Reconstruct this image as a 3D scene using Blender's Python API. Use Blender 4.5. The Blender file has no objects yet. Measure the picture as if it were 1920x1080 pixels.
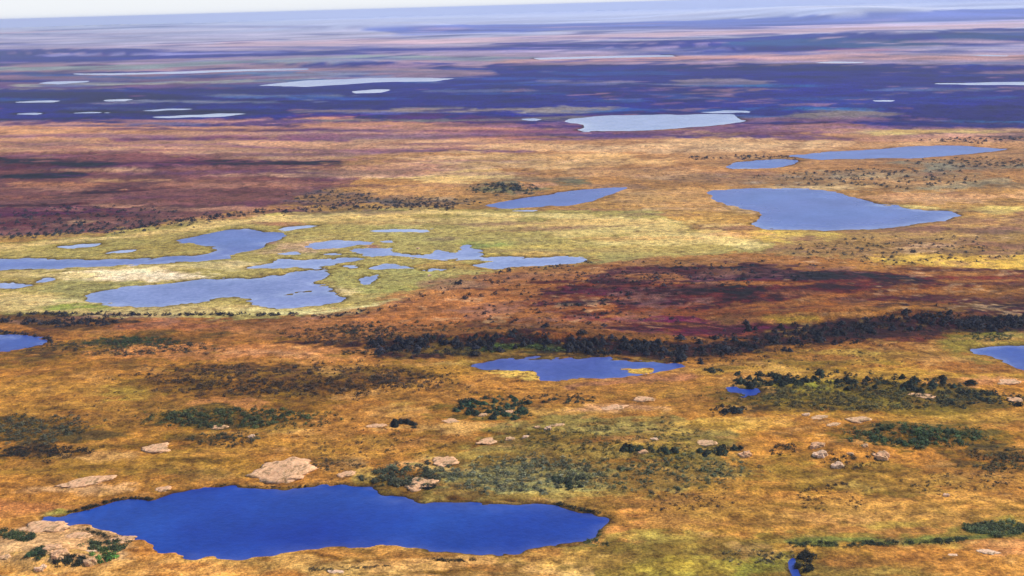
import bpy, math, random
import numpy as np

# ------------------------------------------------------------------ camera, light, exposure
CAM_H, FPX = 300.0, 2059.0            # metres above the lakes, focal length in 1920-wide pixels
PITCH, ROLL = math.radians(14.42), math.radians(1.59)
R_EDGE = 45000.0
SUN_EL, SUN_AZ = math.radians(43), math.radians(74)     # azimuth clockwise from +Y (the view direction)

sc = bpy.context.scene
COL = sc.collection
Fw = np.array([0, math.cos(PITCH), -math.sin(PITCH)])
U0 = np.array([0, math.sin(PITCH), math.cos(PITCH)])
R0 = np.array([1.0, 0, 0])
Rt = math.cos(ROLL) * R0 - math.sin(ROLL) * U0
Up = math.sin(ROLL) * R0 + math.cos(ROLL) * U0
camd = bpy.data.cameras.new("camera")
cam = bpy.data.objects.new("camera", camd)
COL.objects.link(cam)
from mathutils import Matrix
M = Matrix(((Rt[0], Up[0], -Fw[0], 0), (Rt[1], Up[1], -Fw[1], 0), (Rt[2], Up[2], -Fw[2], CAM_H), (0, 0, 0, 1)))
cam.matrix_world = M
camd.sensor_width = 36
camd.lens = 36 * FPX / 1920
camd.clip_start = 1
camd.clip_end = 300000
sc.camera = cam

world = bpy.data.worlds.new("World")
sc.world = world
world.use_nodes = True
wn = world.node_tree
wn.nodes.clear()
sky = wn.nodes.new("ShaderNodeTexSky")
sky.sky_type = 'NISHITA'
sky.sun_disc = False
sky.sun_elevation = SUN_EL
sky.sun_rotation = SUN_AZ
sky.altitude = 300
sky.air_density = 1.0
sky.dust_density = 0.6
sky.ozone_density = 1.5
bg = wn.nodes.new("ShaderNodeBackground")
bg.inputs['Strength'].default_value = 0.12
wo = wn.nodes.new("ShaderNodeOutputWorld")
# bright white veil of far cloud low over the horizon
wtc = wn.nodes.new("ShaderNodeTexCoord"); wsep = wn.nodes.new("ShaderNodeSeparateXYZ")
wn.links.new(wtc.outputs['Generated'], wsep.inputs[0])
wmr = wn.nodes.new("ShaderNodeMapRange"); wmr.interpolation_type = 'SMOOTHSTEP'
for k_, v_ in (('From Min', 0.02), ('From Max', 0.20), ('To Min', 1.0), ('To Max', 0.0)):
    wmr.inputs[k_].default_value = v_
wn.links.new(wsep.outputs['Z'], wmr.inputs['Value'])
wmx = wn.nodes.new("ShaderNodeMix"); wmx.data_type = 'RGBA'
wmx.inputs[7].default_value = (5.0, 5.15, 5.3, 1)
wn.links.new(wmr.outputs[0], wmx.inputs[0]); wn.links.new(sky.outputs[0], wmx.inputs[6])
wn.links.new(wmx.outputs[2], bg.inputs[0])
wn.links.new(bg.outputs[0], wo.inputs[0])

sd_ = bpy.data.lights.new("sun", 'SUN')
sd_.energy = 3.0
sd_.angle = math.radians(0.5)
sd_.color = (1.0, 0.95, 0.87)
sun = bpy.data.objects.new("sun", sd_)
COL.objects.link(sun)
from mathutils import Vector
sdir = Vector((math.sin(SUN_AZ) * math.cos(SUN_EL), math.cos(SUN_AZ) * math.cos(SUN_EL), math.sin(SUN_EL)))
sun.rotation_euler = sdir.to_track_quat('Z', 'Y').to_euler()
sun.location = (400, 300, 400)

vs = sc.view_settings
sc.display_settings.display_device = 'sRGB'
vs.view_transform = 'Standard'
vs.look = 'None'
vs.exposure = 0.6
vs.gamma = 1.0
vs.use_curve_mapping = False
cy = sc.cycles
cy.use_denoising = True
cy.use_adaptive_sampling = False
cy.max_bounces = 6
cy.volume_bounces = 1
cy.transparent_max_bounces = 12

# the air: even density, and what it adds to a far thing (measured from a render, used to choose land-cover colours)
HAZE_SIGMA = 4.0e-5
HAZE_COL = (0.48, 0.57, 0.85)
HAZE_IN = np.array([0.42, 0.50, 0.80])
ILLUM = np.array([1.16, 1.25, 1.28])

# ------------------------------------------------------------------ helpers
def tag(o, label=None, cat=None, group=None, kind=None):
    if label: o['label'] = label
    if cat: o['category'] = cat
    if group: o['group'] = group
    if kind: o['kind'] = kind
    return o

def lin(c):
    c = np.asarray(c, float) / 255.0
    return np.where(c <= 0.04045, c / 12.92, ((c + 0.055) / 1.055) ** 2.4)

def project(x, y, z):
    vz = z - CAM_H
    xc = x * Rt[0] + y * Rt[1] + vz * Rt[2]
    yc = x * Up[0] + y * Up[1] + vz * Up[2]
    zc = x * Fw[0] + y * Fw[1] + vz * Fw[2]
    zc = np.maximum(zc, 1.0)
    return 960 + FPX * xc / zc, 540 - FPX * yc / zc, zc

def at(px, py, z=0.0):
    """point of the plane at height z that the photograph shows at pixel (px, py)"""
    px = np.asarray(px, float); py = np.asarray(py, float)
    a = (px - 960) / FPX; b = -(py - 540) / FPX
    dx = Fw[0] + a * Rt[0] + b * Up[0]
    dy = Fw[1] + a * Rt[1] + b * Up[1]
    dz = Fw[2] + a * Rt[2] + b * Up[2]
    dz = np.minimum(dz, -0.0045)
    t = (z - CAM_H) / dz
    return dx * t, dy * t

def hash2(ix, iy, seed):
    h = (ix.astype(np.int64) * 374761393 + iy.astype(np.int64) * 668265263 + seed * 1442695041) & 0xFFFFFFFF
    h = ((h ^ (h >> 13)) * 1274126177) & 0xFFFFFFFF
    h = ((h ^ (h >> 16)) * 2246822519) & 0xFFFFFFFF
    return ((h ^ (h >> 15)) & 0xFFFFFF) / float(0xFFFFFF) * 2 - 1

def vnoise(x, y, seed):
    fx = np.floor(x); fy = np.floor(y)
    tx = x - fx; ty = y - fy
    tx = tx * tx * tx * (tx * (tx * 6 - 15) + 10); ty = ty * ty * ty * (ty * (ty * 6 - 15) + 10)
    a = hash2(fx, fy, seed); b = hash2(fx + 1, fy, seed)
    c = hash2(fx, fy + 1, seed); d = hash2(fx + 1, fy + 1, seed)
    return (a * (1 - tx) + b * tx) * (1 - ty) + (c * (1 - tx) + d * tx) * ty

def field(x, y, d, cell, seed, top=0.35, gain=0.9):
    """fractal noise whose octaves are kept between the grid's resolution and a fraction of the distance"""
    out = np.zeros_like(x); tot = np.zeros_like(x)
    lam = 4000.0; k = 0; g = 1.0
    while lam > 2.0:
        w = np.clip((lam / cell - 1.4) / 1.5, 0, 1) * np.clip(top * d / lam, 0, 1) ** 1.2
        m = w > 0.01
        if m.any():
            a = 0.6 + k
            xs = x * .62
            n = vnoise((xs[m] * math.cos(a) + y[m] * math.sin(a)) / lam, (-xs[m] * math.sin(a) + y[m] * math.cos(a)) / lam, seed + k * 17)
            out[m] += n * w[m] * g
            tot[m] += (w[m] * g) ** 2
        lam /= 2.0; k += 1; g *= gain
    return out / np.sqrt(np.maximum(tot, 1e-6)) * 1.6

def sstep(t):
    t = np.clip(t, 0, 1)
    return t * t * (3 - 2 * t)

def chaikin(p, n=1, closed=True):
    p = np.asarray(p, float)
    for _ in range(n):
        q = np.roll(p, -1, 0)
        if closed:
            p = np.stack([p * .85 + q * .15, p * .15 + q * .85], 1).reshape(-1, 2)
        else:
            m = np.stack([p[:-1] * .75 + p[1:] * .25, p[:-1] * .25 + p[1:] * .75], 1).reshape(-1, 2)
            p = np.vstack([p[:1], m, p[-1:]])
    return p

def seg_d2(x, y, a, b):
    ex, ey = b[0] - a[0], b[1] - a[1]
    L = ex * ex + ey * ey + 1e-12
    t = np.clip(((x - a[0]) * ex + (y - a[1]) * ey) / L, 0, 1)
    return (x - a[0] - t * ex) ** 2 + (y - a[1] - t * ey) ** 2

def poly_sd(x, y, p):
    """signed distance, positive outside"""
    d2 = np.full(x.shape, 1e30); ins = np.zeros(x.shape, bool)
    for i in range(len(p)):
        a, b = p[i], p[(i + 1) % len(p)]
        d2 = np.minimum(d2, seg_d2(x, y, a, b))
        if a[1] != b[1]:
            c = ((a[1] > y) != (b[1] > y)) & (x < (b[0] - a[0]) * (y - a[1]) / (b[1] - a[1]) + a[0])
            ins ^= c
    return np.where(ins, -1, 1) * np.sqrt(d2)

def line_d(x, y, p):
    d2 = np.full(x.shape, 1e30)
    for i in range(len(p) - 1):
        d2 = np.minimum(d2, seg_d2(x, y, p[i], p[i + 1]))
    return np.sqrt(d2)

# ------------------------------------------------------------------ lakes (outlines read off the photograph, in its pixels)
LAKES = [
 ("broad deep blue lake nearest the camera, with pale rock dome on its far shore",
  [(78,971),(95,968),(122,967),(160,957),(212,942),(225,939),(287,939),(300,932),(337,921),(387,914),(425,912),(480,913),(545,916),(572,914),(587,909),(630,909),(655,912),(695,916),(715,924),(740,932),(775,935),(792,941),(830,941),(960,941),(1047,944),(1085,954),(1122,957),(1145,967),(1143,975),(1132,987),(1120,1007),(1092,1016),(1047,1022),(997,1027),(975,1037),(880,1036),(812,1032),(795,1026),(742,1022),(700,1024),(630,1025),(580,1031),(542,1037),(480,1046),(425,1045),(350,1040),(332,1036),(300,1035),(280,1030),(270,1024),(250,1014),(225,1002),(200,996),(175,991),(150,987),(100,981),(82,977)], []),
 ("blue pond with yellow sedge bays below the dark spruce belt",
  [(887,681),(927,674),(940,670),(1007,670),(1107,673),(1207,677),(1257,682),(1284,687),(1257,695),(1212,703),(1157,708),(1090,712),(1040,717),(1010,713),(1007,701),(987,695),(940,692),(907,688)],
  [[(1160,693),(1180,690),(1215,690),(1228,694),(1222,700),(1190,703),(1178,697)]]),
 ("bright blue lake cut by the right edge, beside a green shore",
  [(1820,655),(1847,649),(1897,647),(1925,646),(2010,648),(2080,670),(2060,700),(1960,704),(1925,694),(1900,687),(1887,677),(1860,667),(1833,662)], []),
 ("small light blue lake cut by the left edge under dark bank bushes",
  [(-130,630),(-40,624),(0,626),(25,627),(35,631),(75,635),(92,640),(75,647),(45,653),(20,659),(0,661),(-60,668),(-130,655)], []),
 ("tiny blue pool in front of the dark tree row right of centre",
  [(1357,731),(1367,727),(1400,729),(1420,730),(1424,736),(1397,745),(1377,740)], []),
 ("narrow blue pool at the bottom edge beside the creek bushes",
  [(1479,1050),(1487,1047),(1493,1053),(1498,1065),(1500,1092),(1494,1120),(1486,1092),(1482,1072)], []),
 ("winding pale blue fen channel widening into a bay, entering from the left edge",
  [(-90,487),(0,485),(175,485),(287,486),(312,482),(375,479),(400,474),(410,469),(400,464),(375,460),(352,456),(322,452),(375,441),(425,432),(462,430),(480,434),(512,437),(532,441),(522,450),(500,456),(482,468),(450,475),(434,478),(432,486),(405,488),(375,490),(287,494),(200,499),(125,501),(0,506),(-90,508)], []),
 ("largest pale blue fen lake, with rounded left end",
  [(165,556),(180,547),(220,542),(232,537),(287,535),(350,527),(390,520),(405,522),(480,521),(505,519),(535,516),(550,509),(587,507),(612,507),(620,512),(610,522),(587,529),(590,536),(620,540),(622,547),(640,551),(647,560),(632,569),(587,572),(550,575),(520,577),(500,572),(478,566),(462,562),(490,557),(437,556),(425,557),(375,565),(300,574),(250,574),(212,571),(185,564)],
  [[(537,551),(560,548),(585,545),(588,548),(560,551)]]),
 ("thin ragged strip of fen water north of the largest fen lake",
  [(475,498),(520,492),(512,487),(540,484),(560,489),(625,487),(640,482),(668,485),(690,484),(662,491),(625,496),(600,499),(615,504),(590,505),(572,502),(512,502),(477,502)], []),
 ("oval fen pond with muddy pink margin, in the middle of the fen",
  [(565,466),(580,456),(625,452),(687,454),(697,459),(662,462),(625,467),(587,469)], []),
 ("long ragged fen channel reaching the right end of the green fen",
  [(645,471),(675,467),(735,466),(742,474),(782,477),(805,479),(810,472),(825,469),(836,475),(855,475),(860,462),(875,459),(885,469),(905,474),(910,480),(950,481),(1100,481),(1106,487),(1090,494),(1050,496),(975,500),(925,504),(900,501),(885,496),(935,489),(912,485),(875,484),(812,486),(775,486),(750,480),(700,481),(680,477)], []),
 ("broken puddle between the ragged strip and the oval fen pond", [(598,478),(622,474),(642,477),(622,480)], []),
 ("muddy puddle off the right end of the fen bay", [(512,478),(545,474),(566,477),(540,481)], []),
 ("thin puddle right of the oval fen pond", [(704,455),(725,453),(740,455),(722,458)], []),
 ("small open puddle left of the curved fen pond", [(640,500),(660,496),(680,499),(658,503)], []),
 ("narrow puddle trailing right of the curved fen pond", [(792,505),(820,502),(850,503),(825,507)], []),
 ("small curved fen pond right of the largest fen lake",
  [(690,507),(700,500),(725,495),(745,499),(787,503),(750,505),(712,507)], []),
 ("bean-shaped fen pond just right of the largest fen lake",
  [(670,527),(680,520),(707,517),(708,522),(697,532),(682,535)], []),
 ("long white slot-shaped pond in the upper fen", [(685,433),(725,430),(805,430),(809,434),(775,437),(712,437)], []),
 ("white sliver pond at the upper right of the fen bay", [(517,432),(540,425),(600,423),(575,428),(535,434)], []),
 ("faint white sliver pond above the left fen channel", [(112,460),(170,456),(197,456),(180,462),(125,463)], []),
 ("short white pond inside the green tongue of the fen", [(212,472),(230,469),(262,467),(257,472),(225,475)], []),
 ("dull lilac pond at the left edge of the lower fen", [(-70,531),(0,529),(50,531),(62,535),(30,541),(0,541),(-70,541)], []),
 ("small lilac puddle next to the dull pond at lower left fen", [(70,524),(85,521),(107,523),(90,527),(72,529)], []),
 ("boot-shaped blue lake on the right in orange tundra",
  [(1320,365),(1330,358),(1380,355),(1447,353),(1513,353),(1553,358),(1580,367),(1613,375),(1640,383),(1713,392),(1780,397),(1807,401),(1780,410),(1713,420),(1647,428),(1563,432),(1480,430),(1430,427),(1413,420),(1423,407),(1420,397),(1390,392),(1347,382)], []),
 ("slanting blue lake beyond the fen, in front of a bushy knoll",
  [(893,388),(957,375),(1007,367),(1073,357),(1123,353),(1180,350),(1160,358),(1133,367),(1107,377),(1073,385),(1007,389),(923,393)], []),
 ("white sliver of water below the slanting lake", [(945,398),(975,396),(1005,396),(985,400)], []),
 ("small blue lake left of the long upper right lake", [(1357,313),(1387,302),(1467,298),(1493,301),(1487,308),(1447,315),(1380,316)], []),
 ("long blue lake near the right edge beyond the boot-shaped lake",
  [(1467,293),(1540,287),(1613,282),(1713,275),(1780,273),(1847,277),(1890,279),(1863,284),(1780,292),(1713,297),(1580,299),(1513,299)], []),
 ("wide pale lake in the dark heath right of centre, pointed at the left",
  [(1055,225),(1125,217),(1260,216),(1375,215),(1380,220),(1402,226),(1360,233),(1210,245),(1085,244),(1110,235)], []),
 ("thin pale sliver behind the wide pale lake", [(1310,211),(1360,208),(1405,208),(1405,212),(1340,213)], []),
 ("long pale lake left of centre in the far dark plain", [(478,161),(575,151),(700,146),(855,147),(825,152),(700,155),(575,163)], []),
 ("short white pond just below the long pale far lake", [(663,171),(700,168),(732,168),(725,173),(672,175)], []),
 ("narrow white lake at the front of the left dark plain", [(275,221),(350,215),(462,212),(425,218),(300,224)], []),
 ("thin lilac sliver behind the narrow white lake on the left", [(262,208),(310,204),(365,203),(330,208),(280,210)], []),
 ("white sliver pond at the far left of the dark plain", [(27,191),(70,188),(110,188),(105,192),(30,194)], []),
 ("faint sliver pond right of the far left white pond", [(172,189),(210,187),(242,186),(235,190),(180,191)], []),
 ("hazy long lake in the far left distance", [(120,140),(300,135),(450,129),(575,125),(580,130),(450,134),(350,139),(200,143)], []),
 ("hazy pale pond below the far left long lake", [(60,158),(75,154),(165,150),(150,155),(100,160)], []),
 ("hazy long lake below the far right hills", [(1000,109),(1110,104),(1260,101),(1275,105),(1120,110),(1015,113)], []),
 ("pale strip lake at the right edge of the far dark plain", [(1735,155),(1800,154),(1925,152),(2080,151),(2080,160),(1920,160),(1765,159)], []),
 ("tiny white pond alone in the right dark plain", [(1638,188),(1660,187),(1684,188),(1675,191),(1645,191)], []),
 ("hazy sliver of water under the far right hill", [(1815,103),(1850,102),(1895,104),(1885,107),(1830,106)], []),
 ("far white streak of water on the pink flat at right", [(1500,118),(1560,115),(1620,116),(1610,119),(1530,120)], []),
 ("small far pond left of the wide pale lake", [(975,224),(1000,222),(1018,224),(1005,227),(985,227)], []),
 ("faint lilac pond at the front left of the dark plain", [(22,213),(60,210),(85,212),(70,215),(30,216)], []),
 ("lilac sliver in the middle of the left dark plain", [(138,211),(170,209),(212,210),(200,213),(150,213)], []),
]
FEN = [(-80,472),(0,461),(120,452),(230,441),(400,416),(640,398),(820,391),(1000,400),(1200,402),(1270,430),(1310,450),(1420,462),(1330,480),(1150,490),(1050,499),(930,508),(880,520),(810,545),(700,578),(560,590),(300,586),(60,584),(-80,575)]

# ------------------------------------------------------------------ ground grid (fine where the picture looks, coarse elsewhere)
DA = 0.036
deps = [35.0]
while deps[-1] > 0.40:
    deps.append(deps[-1] - DA)
rad = list(np.linspace(15, 400, 14)) + [CAM_H / math.tan(math.radians(a)) for a in deps if CAM_H / math.tan(math.radians(a)) > 405] + [R_EDGE]
rad = np.array(rad)
fine = np.arange(-33, 33.001, 0.06)
coarse = np.concatenate([np.linspace(33, 327, 60)[1:-1]])
azs = np.radians(np.concatenate([fine, coarse]))
NR, NA = len(rad), len(azs)
RR, AA = np.meshgrid(rad, azs, indexing='ij')
X = (RR * np.sin(AA)).ravel(); Y = (RR * np.cos(AA)).ravel(); D = RR.ravel(); AZ = AA.ravel()
azw = (AZ + np.pi) % (2 * np.pi) - np.pi
azc = np.clip(azw, -math.radians(33), math.radians(33))
front = np.abs(azw) <= math.radians(33.01)
XE = D * np.sin(azc); YE = D * np.cos(azc)
dr = np.gradient(rad)
CELL = np.maximum(np.repeat(dr, NA) * 0.35, D * math.radians(0.06))
PX0, PY0, _ = project(XE, YE, 0.0)
nA = field(X, Y, D, CELL, 11); nB = field(X, Y, D, CELL, 57); nC = field(X, Y, D, CELL, 91, top=.12)
nD = field(X, Y, D, CELL, 133, top=.035, gain=1.0)
SINDEP = CAM_H / np.sqrt(D ** 2 + CAM_H ** 2)

# signed distance to the nearest lake
SD = np.full(X.shape, 1e4); LID = np.full(X.shape, -1, int)
wob = 0.0022 * np.maximum(D, 500)
XW = X + wob * (1.2 * nC + .8 * nD); YW = Y + wob * (nA + 1.5 * nD + .8 * nC)
for li, (lab, pts, isl) in enumerate(LAKES):
    pts = np.array(pts, float)
    if pts[:, 1].mean() < 225:        # the far ponds are thin slivers with sharp ends
        if 'wide pale' not in lab and 'long pale' not in lab: m_ = pts.mean(0); pts[:, 1] = m_[1] + (pts[:, 1] - m_[1]) * .72
        p = np.vstack([np.vstack([a_ + (b_ - a_) * np.linspace(0, 1, 5)[:-1, None] for a_, b_ in zip(pts, np.roll(pts, -1, 0))])])
    else: p = chaikin(pts, 1)
    wx, wy = at(p[:, 0], p[:, 1]); p = np.stack([wx, wy], 1)
    mar = 80 + 0.10 * np.median(np.hypot(wx, wy))
    m = front & (X > wx.min() - mar) & (X < wx.max() + mar) & (Y > wy.min() - mar) & (Y < wy.max() + mar)
    s = poly_sd(XW[m], YW[m], p)
    for ip in isl:
        q = chaikin(ip, 1); qx, qy = at(q[:, 0], q[:, 1])
        s = np.maximum(s, -poly_sd(XW[m], YW[m], np.stack([qx, qy], 1)))
    idx = np.nonzero(m)[0]
    b = s < SD[idx]
    SD[idx[b]] = s[b]; LID[idx[b]] = li

def ell(px, py, cx, cy, rx, ry):
    return 1 - np.sqrt(((px - cx) / rx) ** 2 + ((py - cy) / ry) ** 2)

# relief: banks, swells, ridges
sw = CELL / 0.35 * 0.5
bank = np.where(SD > 0, 1.1 * (1 - np.exp(-SD / (2.2 + sw))) + 0.0035 * np.clip(SD, 0, 200), -2.5 * (1 - np.exp(SD / (4 + 2 * sw))))
lift = sstep((SD - 4) / (25 + 0.03 * D))
fenm = sstep(-poly_sd(PX0, PY0 * 3, np.array(FEN) * [1, 3]) / 40 + .5)
swell = (field(X, Y, np.full_like(D, 2500.0), np.maximum(CELL, 20), 7, top=.25) * 0.5 + 0.5)
RIDGES = [  # cx, cy, rx, ry (pixels), metres
 (1000,642,420,20,7),(1650,600,380,24,9),(1350,540,480,50,6),(950,352,80,14,9),(1720,720,200,22,3),(1150,850,300,45,5),
 (560,720,300,30,4),(120,1040,150,45,5),(760,890,90,28,3),(1700,75,330,16,60),(1550,30,450,14,130),(150,98,260,7,40),
 (620,124,240,6,22),(1300,90,260,9,35),(1850,130,180,8,10),(700,52,260,8,90),(250,316,300,9,8),(1720,815,140,24,4),(1600,850,100,24,3)]
hills = np.zeros_like(X)
for cx, cy_, rx, ry, hh in RIDGES:
    e = ell(PX0 + 10 * nA, PY0 + 3 * nB, cx, cy_, rx, ry)
    hills += hh * sstep(e * 1.1)
Z = np.where(SD > 0, bank + lift * ((1 - .92 * fenm) * swell * np.clip(1.5 + D / 1500, 0, 5) + hills * sstep((SD) / (15 + .01 * D))), bank)
Z += np.where(SD > 0, lift * .16 * np.minimum(CELL / .35, 12) * field(X, Y, D, CELL, 301, top=.012, gain=1.0), 0)
Z = np.where(SD > 0, np.maximum(Z, .05 + .3 * bank), Z)
Z[~front] = 1.5

# ------------------------------------------------------------------ land cover, painted as plant communities of the tundra
PX, PY, _ = project(XE, YE, Z)
def aniso(py):
    dep = np.arctan(CAM_H / np.maximum(np.asarray(D_of(py)), 1))
    return 1 / np.sin(dep)
def D_of(py):
    _, yy = at(960, py); return yy
WX = PX + 16 * nA
WY = PY + 18 * nB * SINDEP

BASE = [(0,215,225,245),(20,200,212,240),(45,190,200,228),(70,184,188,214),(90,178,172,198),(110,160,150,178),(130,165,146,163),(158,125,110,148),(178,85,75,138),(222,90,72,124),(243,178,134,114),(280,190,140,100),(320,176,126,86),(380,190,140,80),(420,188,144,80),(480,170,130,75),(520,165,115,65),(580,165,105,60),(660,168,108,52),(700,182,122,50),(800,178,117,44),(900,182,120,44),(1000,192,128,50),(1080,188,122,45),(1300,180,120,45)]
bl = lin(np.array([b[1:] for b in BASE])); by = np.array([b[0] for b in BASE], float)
COV = np.stack([np.interp(WY, by, bl[:, i]) for i in range(3)], 1)

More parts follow.
